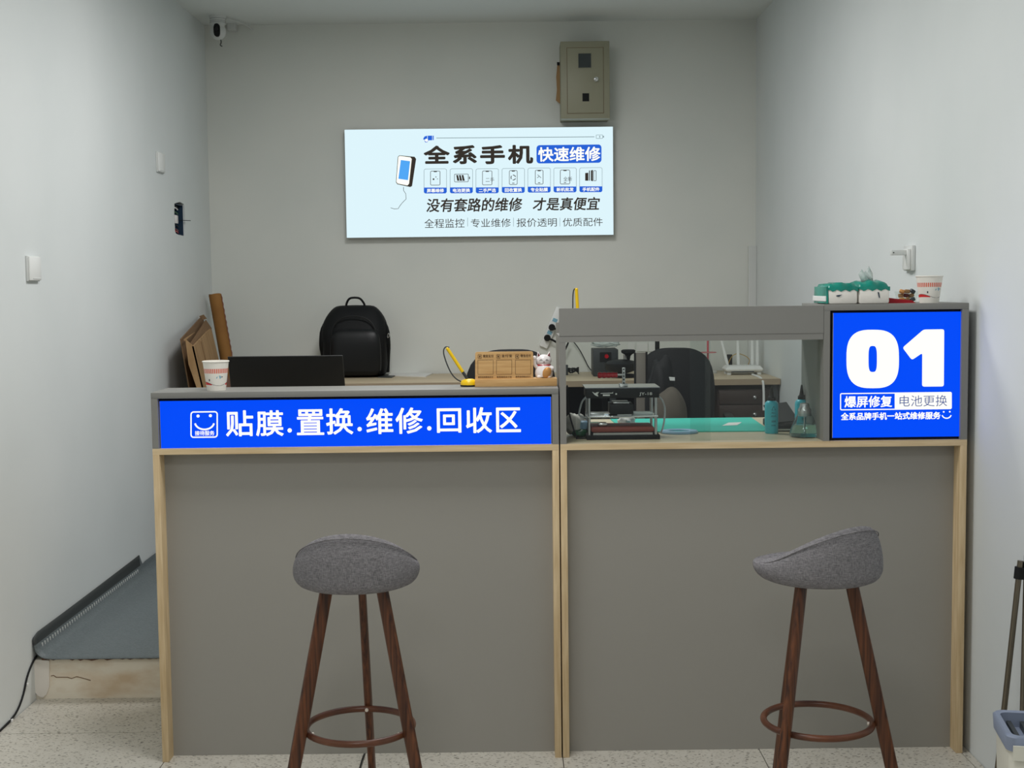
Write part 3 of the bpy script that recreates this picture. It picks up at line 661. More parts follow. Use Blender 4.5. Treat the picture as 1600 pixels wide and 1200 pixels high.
# ================================================================== STOOLS
def stool(loc, rotz, label, first=None):
    if first is not None:
        r = first.copy(); COL.objects.link(r); r.location = loc; r.rotation_euler = (0, 0, rotz); r['label'] = label
        for ch in list(first.children):
            c = ch.copy(); COL.objects.link(c); c.parent = r
            for g in ch.children:
                e = g.copy(); COL.objects.link(e); e.parent = c
        return r
    t = thing('bar_stool', label, 'stool', loc, rotz, 'bar stools')
    N = 48; bm = BM(); rings = []
    # local frame: backrest faces -Y
    prof = []
    for k in range(N):
        a = 2 * PI * k / N - PI / 2; th = abs(((a + PI / 2 + PI) % (2 * PI)) - PI)     # 0 at back
        cth = math.cos(th); f = .62 * .5 * (cth + math.sqrt(cth * cth + .05)) / 1.012 + .38 * (1 + cth) / 2; f = max(f, 0) ** .92
        h = .716 + .114 * f; nose = ((1 - math.cos(th)) / 2) ** 3
        ro = .158 + .008 * nose; dz = -.006 * nose; lean = .012 * f
        pr = [(.02, .684), (.06, .676), (.125, .675), (.147, .682), (ro - .003, .697 + dz), (ro + .001, .711 + dz * .5), (ro - .001 - .003 * f, .711 + (h - .711) * .5), (ro - .007 - .010 * f, h - .012), (ro - .017 - .012 * f, h), (ro - .032 - .012 * f, h - .008), (ro - .044 - .014 * f, .715 + (h - .715) * .35), (ro - .062, .709), (.06, .704), (.02, .703)]
        prof.append([Vector((r * math.cos(a), r * math.sin(a), z)) for r, z in pr])
    rings = [[prof[k][i] for k in range(N)] for i in range(len(prof[0]))]
    loft(bm, rings); seat = obj('seat', bm, M['fabric'], t, smooth=True, local=True, sub=1)
    # piping seam following the rim
    bm = BM(); tube(bm, [prof[k][7] + Vector((prof[k][7].x, prof[k][7].y, 0)).normalized() * .0015 for k in range(N)], .0016, 6, closed=True)
    obj('seam', bm, M['fabric'], seat, local=True, smooth=True)
    for k in range(3):
        a = PI / 2 + 2 * PI * k / 3; er = Vector((math.cos(a), math.sin(a), 0)); et = Vector((-math.sin(a), math.cos(a), 0))
        bm = BM(); rr = []
        for z, r, wr, wt in ((.69, .076, .0165, .0095), (.5, .117, .0172, .010), (.3, .160, .0172, .0102), (0, .226, .0150, .0095)):
            ring = []
            for j in range(16):
                b = 2 * PI * j / 16; ring.append(er * (r + wr * math.copysign(abs(math.cos(b)) ** .7, math.cos(b))) + et * (wt * math.copysign(abs(math.sin(b)) ** .7, math.sin(b))) + Vector((0, 0, z)))
            rr.append(ring)
        loft(bm, rr); lg = obj('leg', bm, M['walnut'], t, smooth=True, local=True)
        bm = BM(); c = er * .122 + Vector((0, 0, .31)); cyl(bm, c, c + er * .012, .0045, .0045, 12); obj('screw', bm, M['screw'], lg, local=True, smooth=True)
    bm = BM(); tube(bm, [(.1345 * math.cos(2 * PI * k / 48), .1345 * math.sin(2 * PI * k / 48), .31) for k in range(48)], .0085, 10, closed=True)
    obj('footrest_ring', bm, M['walnutp'], t, smooth=True, local=True)
    bm = BM(); cyl(bm, (0, 0, .683), (0, 0, .671), .085, .085, 24); obj('seat_plate', bm, M['blackm'], t, local=True)
    return t
s1 = stool((-.396, 3.25, 0), math.radians(-2), 'grey fabric bar stool with walnut legs at the left counter, back squarely to camera')
s2 = stool((.764, 3.25, 0), math.radians(18), 'grey fabric bar stool with walnut legs at right counter, seat turned leftward', s1)
for ch in s2.children:
    if ch.name.startswith('seat') and not ch.name.startswith('seat_p'): ch.rotation_euler = (0, 0, math.radians(13))

# ================================================================== PAPER CUPS
def cup(loc, label, rotz, h=.0865, rt=.0385, rb=.0275):
    t = thing('paper_cup', label, 'cup', loc, rotz, 'printed paper cups')
    N = 120; bm = BM()
    def r_at(z): return rb + (rt - rb) * z / h
    def wave(a): return .020 + .0055 * math.sin(a * 2 + .6)
    def wave2(a): return .0165 + .001 * math.sin(a * 2)
    levels = [lambda a: 0, lambda a: .0150, wave2, wave, lambda a: wave(a) + .0012, lambda a: h * .60, lambda a: h * .76, lambda a: h]
    V = [[bm.verts.new((r_at(l(a)) * math.cos(a), r_at(l(a)) * math.sin(a), l(a))) for a in [2 * PI * k / N for k in range(N)]] for l in levels]
    for i in range(len(V) - 1):
        for k in range(N):
            f = bm.faces.new((V[i][k], V[i][(k + 1) % N], V[i + 1][(k + 1) % N], V[i + 1][k]))
            a = 2 * PI * k / N
            if i == 2: f.material_index = 1 if math.sin(a * 2 + .6) > -.1 else 0
            elif i == 1 or i == 3: f.material_index = 3 if i == 3 else 0
            elif i == 5: f.material_index = 2 if k % 3 else 0
    f = bm.faces.new(list(reversed(V[0])))
    inner = [bm.verts.new((x.co.x * .96, x.co.y * .96, h)) for x in V[-1]]; bot = [bm.verts.new((x.co.x * .93, x.co.y * .93, .004)) for x in V[0]]
    for k in range(N):
        bm.faces.new((V[-1][k], V[-1][(k + 1) % N], inner[(k + 1) % N], inner[k])); bm.faces.new((inner[k], inner[(k + 1) % N], bot[(k + 1) % N], bot[k]))
    bm.faces.new(bot)
    obj('cup_body', bm, [M['cup'], M['cupred'], M['cupstripe'], M['cupink']], t, local=True, smooth=30)
    bm = BM(); tube(bm, [(rt * math.cos(2 * PI * k / 40), rt * math.sin(2 * PI * k / 40), h) for k in range(40)], .0019, 8, closed=True)
    obj('rim', bm, M['cup'], t, local=True, smooth=True)
    # printed motifs (small cloud/arrow and seal)
    def motif(name, m, a0, z0, pts, sc=1):
        bm = BM(); vs = []
        for x, z in pts:
            a = a0 + x * sc / r_at(z0); zz = z0 + z * sc; r = r_at(zz) + .0004; vs.append(bm.verts.new((r * math.cos(a), r * math.sin(a), zz)))
        bm.faces.new(vs); obj(name, bm, m, t, local=True)
    motif('printed_motif', M['cupblue'], -PI / 2 + .5, .041, [(-.009, -.004), (.004, -.005), (.006, 0), (.003, .005), (-.002, .003), (-.008, .0)])
    motif('printed_motif', M['cupink'], -PI / 2 + .5, .041, [(.006, -.003), (.012, .0005), (.006, .003), (.008, 0)])
    motif('printed_seal', M['cupink'], -PI / 2 - .45, .032, [(-.0018, -.003), (.0018, -.003), (.0018, .003), (-.0018, .003)])
    return t
cup((P(338, 600, 3.925).x, 3.925, 1.115), 'printed paper cup on left counter beside the black laptop', 0)
cup((P(1452, 450, 3.925).x, 3.925, 1.352), 'printed paper cup at far right on the 01 sign cabinet', .0, h=.079)

# ================================================================== LAPTOP (lid seen from behind)
a, b = P(357.5, 557, 4.22), P(536.5, 557, 4.22)
t = thing('laptop', 'open matte black laptop seen from behind, on left counter behind the paper cup', 'laptop', ((a.x + b.x) / 2, 4.35, .949))
bm = BM(); g = [Vector((a.x, 4.20, a.z)), Vector((b.x, 4.20, a.z)), Vector((b.x + .002, 4.285, .962)), Vector((a.x - .002, 4.285, .962))]
prism(bm, g, (0, .008, .001)); o = obj('lid', bm, M['black'], t, bev=.002)
bm = BM(); g2 = [x + Vector((0, .0095, .001)) for x in g]; c = sum(g2, Vector()) / 4; g2 = [c + (x - c) * .93 for x in g2]; prism(bm, g2, (0, .001, 0)); obj('display', bm, M['blackm'], t)
B('base', M['black'], t, a.x, b.x, 4.287, 4.53, .949, .965, bevel=.003)
B('keyboard', M['pcgrey'], t, a.x + .02, b.x - .02, 4.33, 4.42, .965, .967)
bm = BM(); cyl(bm, (a.x + .03, 4.288, .964), (b.x - .03, 4.288, .964), .006, seg=10); obj('hinge', bm, M['black'], t)

# ================================================================== PEN STANDS
def pen_stand(loc, tip, socket, cordpts, label, s=1.0):
    t = thing('desk_pen', label, 'pen', loc, 0, 'tethered counter pens'); x, y, z = loc
    bm = BM(); lathe(bm, [(.026 * s, 0), (.0268 * s, .002), (.0268 * s, .005), (.024 * s, .006)], loc, 28); obj('foot', bm, M['black'], t, smooth=True)
    bm = BM(); lathe(bm, [(.0262 * s, .005), (.0262 * s, .012), (.022 * s, .019), (.012 * s, .0225), (.003, .023)], loc, 28); obj('base', bm, M['yellow'], t, smooth=True)
    S, T = Vector(socket), Vector(tip); d = T - S
    bm = BM(); cyl(bm, S, S + d * .24, .0045, .0045, 12); obj('grip', bm, M['pcgrey'], t, smooth=True)
    bm = BM(); cyl(bm, S + d * .22, S + d * .97, .0052, .0052, 14); cyl(bm, S + d * .97, T, .0052, .0035, 14); obj('barrel', bm, M['yellow'], t, smooth=True)
    bm = BM(); tube(bm, cordpts, .0022, 6, smooth=2); obj('tether', bm, M['pcgrey'], t, smooth=True)
    return t
yp = 3.96
pb = P(733, 598, yp)
pen_stand((pb.x, yp, 1.115), P(698, 543, yp), P(730, 592, yp), [P(702, 543, yp), P(696, 541, yp), P(692, 549, yp), P(697, 566, yp), P(704, 582, yp), P(712, 592, yp), P(722, 597, yp)], 'yellow counter pen slanting from a yellow base, left of the bamboo sign')
yp = 4.03
tp, sk = P(900.5, 450, yp), P(904, 494, yp)
pen_stand((sk.x, yp, 1.2678), tp, Vector((sk.x, yp, 1.288)), [P(901, 451, yp), P(897, 451, yp), P(895, 460, yp), P(895, 484, yp), Vector((sk.x - .02, yp, 1.286))], 'yellow tethered pen standing upright behind the header board of the glass screen')

# ================================================================== BAMBOO PAYMENT SIGN
yb_ = 3.93
a, b = P(742, 600, yb_), P(870.5, 598, yb_)
t = thing('payment_sign', 'bamboo payment sign with three printed panels, standing beside the lucky cat', 'sign', ((a.x + b.x) / 2, yb_, 1.115))
B('base', M['bamboo'], t, a.x, .1355, yb_, yb_ + .06, 1.115, 1.1385, bevel=.0015)
YQ = yb_ + .012
bm = BM(); prism(bm, [P(u, v, YQ) for u, v in rrect(742.5, 549.5, 833, 594, 3)], (0, .008, 0)); obj('plate', bm, M['bamboo'], t)
xs3 = [(746.5, 771), (775.5, 800), (805, 829.5)]
for i, (s, (u0, u1)) in enumerate(zip(('微信支付', '支付宝', '微信支付'), xs3)):
    flat('panel_outline', M['bambood'], t, YQ - .0001, [], [rring(u0, 562, u1, 585, .6, .45)], th=.0005)
    flat('pay_mark', M['bambood'], t, YQ - .0001, [circ(u0 + 3.1, 556.8, 1.2, 10)], [rring(u0 + .2, 553.8, u0 + 6, 559.8, 1, .6)])
    text(t, M['bambood'], YQ - .0012, [(s, u0 + 8, 554 - i * .3, u1, 558.5 - i * .3, .01)], name='lettering')
    text(t, M['bambood'], YQ - .0012, [('推荐使用' + s, u0 + .5, 587.8 - i * .3, u1 - .5, 590.6 - i * .3, .01)], name='small_lettering')

# ================================================================== LUCKY CAT
cx, cy, cz = P(850, 590, 3.965).x, 3.967, 1.1385
t = thing('lucky_cat', 'white waving lucky cat figurine with gold coin on the bamboo base', 'figurine', (cx, cy, cz))
bm = BM(); lathe(bm, [(.018, 0), (.0255, .004), (.0275, .014), (.025, .026), (.019, .036), (.016, .042)], (cx, cy, cz), 24); obj('body', bm, M['catw'], t, smooth=True)
bm = BM(); ball(bm, (cx, cy, cz + .052), .0235, .019, .0185, 20); head = obj('head', bm, M['catw'], t, smooth=True)
for s in (-1, 1):
    bm = BM(); loft(bm, [[Vector((cx + s * .014 + .0075 * math.cos(a), cy + .005 * math.sin(a), cz + .062)) for a in [2 * PI * k / 8 for k in range(8)]], [Vector((cx + s * .0175 + .0012 * math.cos(a), cy + .001 * math.sin(a), cz + .079)) for a in [2 * PI * k / 8 for k in range(8)]]]); obj('ear', bm, M['catw'], head, smooth=True)
    bm = BM(); prism(bm, [(cx + s * .0105, cy - .0062, cz + .066), (cx + s * .019, cy - .0062, cz + .065), (cx + s * .0175, cy - .0045, cz + .076)], (0, .002, 0)); obj('inner_ear', bm, M['maroon'], head)
    bm = BM(); tube(bm, [(cx + s * .013, cy - .0162, cz + .053), (cx + s * .009, cy - .0182, cz + .056), (cx + s * .005, cy - .0190, cz + .0535)], .0007, 5); obj('eye', bm, M['blackm'], head)
    bm = BM(); ball(bm, (cx + s * .014, cy - .018, cz + .004), .008, .009, .0055); obj('foot', bm, M['catw'], t, smooth=True)
bm = BM(); ball(bm, (cx, cy - .0195, cz + .0495), .0016, .001, .0011, 8); tube(bm, [(cx - .003, cy - .0188, cz + .045), (cx, cy - .0196, cz + .0475), (cx + .003, cy - .0188, cz + .045)], .0005, 5); obj('nose_and_mouth', bm, M['maroon'], head)
bm = BM(); tube(bm, [(cx + .0195 * math.cos(a), cy + .0165 * math.sin(a), cz + .038) for a in [2 * PI * k / 24 for k in range(24)]], .0022, 6, closed=True); obj('collar', bm, M['red'], t, smooth=True)
bm = BM(); tube(bm, [(cx - .020, cy - .006, cz + .030), (cx - .028, cy - .008, cz + .040), (cx - .028, cy - .009, cz + .056)], .0055, 10, smooth=1); ball(bm, (cx - .028, cy - .010, cz + .060), .0065, .006, .0075); obj('raised_paw', bm, M['catw'], t, smooth=True)
bm = BM(); tube(bm, [(cx + .020, cy - .006, cz + .032), (cx + .027, cy - .014, cz + .028), (cx + .019, cy - .022, cz + .026)], .006, 10, smooth=1); obj('paw', bm, M['catw'], t, smooth=True)
bm = BM(); ball(bm, (cx + .008, cy - .0255, cz + .017), .0125, .004, .017, 20, rot=Matrix.Rotation(.5, 3, 'Y')); obj('coin', bm, M['gold'], t, smooth=True)

# ================================================================== ON TOP OF THE 01 CABINET
ZT = 1.352
def tissue_pack(x0, x1, y0, y1, h, label, pulled, left_end):
    t = thing('tissue_pack', label, 'tissues', ((x0 + x1) / 2, (y0 + y1) / 2, ZT), 0, 'soft tissue packs')
    bm = BM(); box(bm, x0, x1, y0, y1, ZT, ZT + h * .70, bevel=.006); o = obj('tissue_block', bm, M['tissue'], t, smooth=True)
    bm = BM(); N = 14; rings = []
    for i in range(N + 1):
        f = i / N; x = x0 - .001 + (x1 - x0 + .002) * f; s = math.sin(PI * f) ** .35
        top = ZT + h * (.80 + .20 * s) + .0025 * math.sin(f * 17); low = ZT + h * .60 + .003 * math.sin(f * 23 + 1)
        ring = [Vector((x, y0 - .0015, low)), Vector((x, y0 - .001, ZT + h * .74)), Vector((x, y0 + .012, top - .004)), Vector((x, (y0 + y1) / 2, top + (.004 if pulled else -.004) * s)), Vector((x, y1 - .012, top - .004)), Vector((x, y1 + .001, ZT + h * .74)), Vector((x, y1 + .0015, low))]
        rings.append(ring)
    loft(bm, rings); obj('wrapper_top', bm, M['teal'], t, smooth=60)
    if left_end:
        bm = BM(); loft(bm, [[Vector((x, y, z)) for y, z in ((y0 - .001, ZT + .002), (y1 + .001, ZT + .002), (y1 - .004, ZT + h * .78), (y0 + .004, ZT + h * .78))] for x in (x0 - .001, x0 - .006)] + [[Vector((x0 - .009, y, z)) for y, z in ((y0 + .02, ZT + .003), (y1 - .02, ZT + .003), (y1 - .04, ZT + h * .6), (y0 + .04, ZT + h * .6))]])
        obj('folded_end', bm, M['teal'], t, smooth=50)
        bm = BM(); box(bm, x0 - .0105, x0 - .0045, y0 + .002, y1 - .002, ZT + .008, ZT + .024, bevel=.002); obj('end_band', bm, M['white'], t)
    p = Vector(((x0 + x1) / 2 + (.012 if pulled else -.012), y0 - .0012, ZT + h * .38))
    bm = BM(); prism(bm, [p + Vector(q) for q in ((-.009, 0, -.002), (.0, 0, -.003), (.009, 0, .003), (.002, 0, .002), (-.008, 0, .001))] if not pulled else [p + Vector(q) for q in ((-.003, 0, .009), (.001, 0, .008), (.004, 0, -.008), (.001, 0, -.009))], (0, -.0006, 0)); obj('printed_logo', bm, M['navy'], t)
    if pulled:
        xc = (x0 + x1) / 2 - .006; yc_ = (y0 + y1) / 2 - .03; bm = BM()
        for k, (a0, hh) in enumerate(((-.018, .034), (.004, .044), (-.004, .03))):
            vs = [bm.verts.new(q) for q in ((xc - .014 + a0 * .3, yc_ + k * .006, ZT + h - .004), (xc + .016 + a0 * .3, yc_ + k * .006, ZT + h - .004), (xc + .010 + a0, yc_ - .004 + k * .006, ZT + h + hh * .5), (xc + a0, yc_ + k * .006, ZT + h + hh), (xc - .010 + a0, yc_ + .004 + k * .006, ZT + h + hh * .6))]
            bm.faces.new(vs)
        o = obj('pulled_tissue', bm, M['film'], t, smooth=True); s = o.modifiers.new('th', 'SOLIDIFY'); s.thickness = .0008
    return t
tissue_pack(.936, 1.022, 3.875, 4.035, .066, 'teal and white tissue pack leftmost on the 01 cabinet, its teal end showing', False, True)
tissue_pack(1.0265, 1.116, 3.875, 4.035, .068, 'teal and white tissue pack with tissue pulled out, on 01 cabinet', True, False)
x0 = P(1383, 468, 3.95).x; x1 = P(1428, 468, 3.95).x
bm = BM(); prism(bm, [(x0, 3.93, ZT), (x1, 3.93, ZT), (x1 - .012, 3.93, ZT + .008), (x0 + .03, 3.93, ZT + .013), (x0, 3.93, ZT + .017)], (0, .07, 0)); o = obj('red_packet', bm, M['redpk']); single(o, 'flat red packet lying between the tissue packs and the sweets box', 'packet')
x0, x1 = P(1408, 460, 3.99).x, P(1437, 460, 3.99).x
t = thing('sweets_box', 'small clear box of wrapped sweets between the red packet and right paper cup', 'box', ((x0 + x1) / 2, 4.03, ZT))
bm = BM(); loft(bm, [[Vector((x, y, z)) for x, y in ((x0 + i, 4.00 + i), (x1 - i, 4.00 + i), (x1 - i, 4.06 - i), (x0 + i, 4.06 - i))] for z, i in ((ZT, .006), (ZT + .034, 0))]); obj('clear_tub', bm, M['pane'], t)
for k in range(9):
    m = (M['gold'], M['maroon'], M['cupink'])[k % 3]; i, j = k % 3, k // 3
    bm = BM(); c = (x0 + .013 + i * .016, 4.025 + (j % 2) * .012, ZT + .009 + j * .0125); box(bm, c[0] - .008, c[0] + .008, c[1] - .006, c[1] + .006, c[2] - .006, c[2] + .006, bevel=.003, rot=Matrix.Rotation(random.uniform(-.7, .7), 3, 'Y') @ Matrix.Rotation(random.uniform(-.6, .6), 3, 'Z')); w_ = M['steel'] if k % 2 else m
    obj('sweet', bm, m if k % 2 == 0 else M['card'], t, smooth=True)

# ================================================================== ON THE RIGHT WORKTOP
ZW = .949
# press jig
x0, x1, y0, y1 = .226, .444, 3.945, 4.085
t = thing('screen_press', 'black and steel phone screen press with red toggle handle and hoses, marked JY-18', 'press', (.335, 4.0, ZW))
B('base', M['blackm'], t, x0 - .002, x1 + .002, y0 - .004, y1 + .01, ZW, ZW + .014, bevel=.002)
B('lower_plate', M['steel'], t, x0 + .018, x1 - .02, y0 + .002, y1 - .004, ZW + .014, ZW + .021)
B('pad', M['leather'], t, x0 + .012, x1 - .014, y0 + .006, y1 - .01, ZW + .0215, ZW + .038, bevel=.006)
for xx in (x0 + .006, x1 - .010):
    for yy in (y0 + .008, y1 - .008):
        bm = BM(); cyl(bm, (xx, yy, ZW + .014), (xx, yy, 1.076), .0045, seg=14); obj('post', bm, M['steel'], t, smooth=True)
B('middle_plate', M['chrome'], t, x0 + .002, x1 - .004, y0 - .001, y1 - .01, 1.016, 1.022, bevel=.001)
B('top_block', M['black'], t, x0 - .002, x1 + .0, y0, y1, 1.0755, 1.105, bevel=.001)
B('top_plate', M['chrome'], t, x0 - .006, x1 + .002, y0 - .002, y1 + .002, 1.1052, 1.1075)
B('carriage', M['black'], t, x0 + .07, x1 - .078, y0 + .002, y1 - .04, 1.026, 1.056, bevel=.001)
B('cross_arm', M['steel'], t, x0 + .08, x1 - .09, y0 + .01, y1 - .06, 1.057, 1.062, bevel=.001)
xx = P(974, 590, y0 + .05).x
B('lever', M['steel'], t, xx - .0045, xx + .0045, y0 + .035, y0 + .045, 1.1076, 1.165, bevel=.001)
B('lever_mount', M['steel'], t, xx - .014, xx + .012, y0 + .025, y0 + .055, 1.1076, 1.116, bevel=.002)
bm = BM()
for k in range(5): cyl(bm, (xx, y0 + .0352, 1.118 + k * .0105), (xx, y0 + .0345, 1.118 + k * .0105), .0024, seg=10)
obj('lever_hole', bm, M['blackm'], t)
bm = BM(); cyl(bm, (xx - .004, y0 + .04, 1.143), (xx - .02, y0 + .04, 1.143), .004, seg=10); obj('handle_shaft', bm, M['steel'], t)
bm = BM(); pr = []
for k in range(40):
    f = k / 39; pr.append((.0075 + .0022 * abs(math.sin(f * PI * 4.5)) * (1 - .5 * f) - (.004 if k in (0, 39) else 0), f))
rg = [[Vector((xx - .018 - .062 * (1 - f) + .0, y0 + .04 + r * math.cos(a), 1.1425 + r * math.sin(a))) for a in [2 * PI * j / 16 for j in range(16)]] for r, f in pr]
loft(bm, rg); obj('handle', bm, M['red'], t, smooth=True)
for s, ux in ((-1, x0), (1, x1)):
    bm = BM(); tube(bm, [(ux, y0 + .03, 1.078), (ux + s * .014, y0 + .03, 1.065), (ux + s * .022, y0 + .03, 1.035), (ux + s * (.024 if s < 0 else .016), y0 + .03, 1.02 if s < 0 else .985), (ux - s * .004 if s < 0 else ux + .008, y0 + .03, 1.012 if s < 0 else .965)], .0028, 8, smooth=2)
    obj('hose', bm, mat('clear_hose', (190, 196, 200), .3, trans=.3), t, smooth=True)
YJ = y0 - .0008
text(t, M['white'], YJ, [('JY-18', 999, 613, 1019, 618.8, .01)], name='model_lettering')
flat('hawk_mark', M['white'], t, YJ, [[(925, 612), (930, 614.5), (932, 613), (936, 612.6), (933.5, 616), (935, 619.5), (931.5, 618.5), (929, 617)]])
flat('brand_bar', M['white'], t, YJ, [[(938.5, 614.2), (957, 613.6), (957.6, 612), (958, 614.6), (938.5, 615.2)], [(942, 616.4), (953, 616.2), (953, 618.6), (942, 618.8)], [(961.5, 614.4), (964, 614.4), (964, 616.8), (961.5, 616.8)]])
# parts lying on the press middle plate and pad
def loose(name, m, label, cat, *a, bevel=.002, rot=None):
    bm = BM(); box(bm, *a, bevel=bevel, rot=rot); return single(obj(name, bm, m, smooth=35), label, cat)
loose('metal_clamp', M['steel'], 'thin silver clamp lying on left of the press plate', 'tool', x0 + .006, x0 + .052, y0 + .01, y0 + .03, 1.0222, 1.029)
loose('plastic_block', M['film'], 'pale translucent block on right of the press plate', 'block', x1 - .078, x1 - .018, y0 + .01, y0 + .05, 1.0222, 1.031)
loose('phone_frame', M['whiteg'], 'small pale phone part at middle of the press plate', 'phone part', x0 + .092, x0 + .135, y0 + .004, y0 + .03, 1.0222, 1.0255)
loose('metal_bits', M['steel'], 'crumpled silver foil on left of the brown press pad', 'foil', x0 + .035, x0 + .062, y0 + .02, y0 + .05, ZW + .0382, ZW + .05, bevel=.005)
# teal repair mat
bm = BM(); q = [R(u, v, ZW + .002) for u, v in ((960, 676), (1205, 674), (1171, 653), (960, 656.5))]
q = [Vector((.36, 4.13, ZW)), Vector((.838, 4.105, ZW)), Vector((.822, 4.53, ZW)), Vector((.34, 4.53, ZW))]
q[1] = Vector((R(1203, 674, ZW).x, 4.115, ZW)); q[2] = Vector((R(1173, 653, ZW).x, 4.53, ZW))
prism(bm, q, (0, 0, .003)); t = thing('repair_mat', 'teal silicone repair mat with a pale label, behind the screen press', 'mat', (.6, 4.3, ZW)); obj('mat_sheet', bm, M['tealmat'], t)
bm = BM(); prism(bm, [R(u, v, ZW + .003) for u, v in ((1128, 665.5), (1152, 664.5), (1159, 660), (1138, 660.8))], (0, 0, .0008)); obj('mat_label', bm, M['paper'], t)
# blue ring
rcn = R(1062, 675.5, ZW + .004); bm = BM()
pr = [(.058, .000), (.060, .004), (.057, .008), (.042, .009), (.036, .006), (.037, 0)]
loft(bm, [[Vector((rcn.x + r * math.cos(a), rcn.y + .02 + r * .85 * math.sin(a), ZW + .0002 + z)) for a in [2 * PI * k / 40 for k in range(40)]] for r, z in pr], closed=True)
o = obj('ring_tray', bm, M['paleb'], smooth=True); single(o, 'flat pale blue plastic ring lying at front edge of the teal mat', 'ring')
# turquoise bottles
def nozzle_bottle(px, y, label, first=None):
    x = px
    if first: 
        r = first.copy(); COL.objects.link(r); r.location = (x, y, ZW); r['label'] = label
        for ch in list(first.children):
            c = ch.copy(); COL.objects.link(c); c.parent = r
        return r
    t = thing('nozzle_bottle', label, 'bottle', (0, 0, 0), 0, 'turquoise nozzle bottles')
    bm = BM(); lathe(bm, [(.019, 0), (.0208, .003), (.0208, .088), (.0195, .096), (.014, .101), (.0105, .103)], (0, 0, 0), 28); obj('body', bm, M['bottle'], t, smooth=True)
    bm = BM(); lathe(bm, [(.012, .102), (.012, .112), (.0105, .113), (.0075, .116), (.0055, .128), (.003, .145), (.002, .148)], (0, 0, 0), 20); obj('nozzle_cap', bm, M['blackm'], t, smooth=True)
    # printed marks on the front
    V, Fc = [], []
    for s, z, h, wd in (('ALC', .063, .006, .014), ('清洁剂', .052, .006, .016), ('酒精', .036, .006, .014), ('100ML', .024, .005, .014)):
        vs, fs, _ = glyphs(s); a0 = min(v.x for v in vs); a1 = max(v.x for v in vs); b0 = min(v.y for v in vs); b1 = max(v.y for v in vs); k = len(V)
        for v in vs:
            an = -PI / 2 + .12 + ((v.x - a0) / (a1 - a0) - .5) * wd / .0208; V.append((.0221 * math.cos(an), .0221 * math.sin(an), z + (v.y - b0) / (b1 - b0) * h))
        Fc += [tuple(i + k for i in f) for f in fs]
    me = bpy.data.meshes.new('printed_label'); me.from_pydata(V, [], Fc); me.materials.append(M['navy']); o = bpy.data.objects.new('printed_label', me); COL.objects.link(o); o.parent = t
    bm = BM()
    for aa, bb in (((-.006, .074), (0, .086)), ((0, .086), (.006, .074)), ((-.006, .074), (.006, .074))):
        def w3(p): an = -PI / 2 + .12 + p[0] / .0208; return (.0213 * math.cos(an), .0213 * math.sin(an), p[1])
        tube(bm, [w3(aa), w3(bb)], .0006, 4)
    obj('printed_triangle', bm, M['navy'], t, local=True)
    t.location = (x, y, ZW); return t
b1 = nozzle_bottle(P(1205.5, 640, 4.07).x, 4.07, 'turquoise bottle with black nozzle standing in front of the black device case')
nozzle_bottle(P(1252.5, 640, 4.10).x, 4.10, 'turquoise bottle with black nozzle partly hidden behind the glass flask', b1)
# glass flask
fx, fy = P(1257, 684, 3.965).x, 3.967
t = thing('alcohol_flask', 'conical glass alcohol flask with steel pump cap, in front of right turquoise bottle', 'flask', (fx, fy, ZW))
bm = BM(); lathe(bm, [(.036, .0), (.0405, .004), (.041, .010), (.036, .028), (.024, .056), (.019, .066), (.0185, .070), (.0172, .070), (.0225, .055), (.0345, .028), (.039, .010), (.038, .003)], (fx, fy, ZW), 36); obj('glass_body', bm, M['glass'], t, smooth=True)
bm = BM(); lathe(bm, [(.0375, .0035), (.0385, .010), (.0340, .028), (.0305, .036)], (fx, fy, ZW), 36); obj('liquid', bm, M['liquid'], t, smooth=True)
bm = BM(); lathe(bm, [(.0180, .060), (.0185, .0705), (.0185, .074), (.0185, .079), (.0135, .085), (.013, .090), (.012, .096), (.004, .098)], (fx, fy, ZW), 28); obj('pump_cap', bm, M['steel'], t, smooth=True)
bm = BM(); cyl(bm, (fx, fy, ZW + .068), (fx, fy, ZW + .008), .0022, seg=10); obj('dip_tube', bm, M['steel'], t, smooth=True)
t.scale = (1.1, 1.1, 1.06)
# black device case between bottles
a = R(1218, 679, ZW)
t = thing('device_case', 'black glossy device case lying between the two turquoise bottles', 'case', (.86, 4.2, ZW))
B('case_body', M['black'], t, .828, .905, 4.11, 4.32, ZW, ZW + .022, bevel=.004)
bm = BM(); prism(bm, [(.828, 4.12, ZW + .024), (.905, 4.12, ZW + .03), (.905, 4.31, ZW + .072), (.828, 4.31, ZW + .062)], (0, 0, .004)); obj('case_lid', bm, M['black'], t, bev=.001)
B('hinge_strip', M['steel'], t, .834, .88, 4.104, 4.108, ZW + .004, ZW + .009)
# plastic bag and cap on the left of the worktop
def blob(name, m, c, r, seed, amp=.25, seg=20, flat_z=None, parent=None, label=None, cat=None):
    bm = BM(); ball(bm, (0, 0, 0), 1, seg=seg); rnd = random.Random(seed); ph = [rnd.uniform(0, 6) for _ in range(6)]
    for v in bm.verts:
        x, y, z = v.co; k = 1 + amp * (.5 * math.sin(5 * x + ph[0]) * math.cos(4 * y + ph[1]) + .35 * math.sin(9 * z + 6 * x + ph[2]) + .25 * math.sin(13 * y + ph[3] - 7 * z))
        v.co = Vector((c[0] + x * k * r[0], c[1] + y * k * r[1], c[2] + z * k * r[2]))
        if flat_z is not None: v.co.z = max(v.co.z, flat_z)
    o = obj(name, bm, m, parent, smooth=60)
    if parent is None: single(o, label, cat)
    return o
t = thing('plastic_bag', 'crumpled white and green plastic bag on worktop left of the screen press', 'bag', (.2, 4.08, ZW))
blob('bag_body', M['tissue'], (.196, 4.08, ZW + .034), (.034, .05, .034), 3, flat_z=ZW, parent=t)
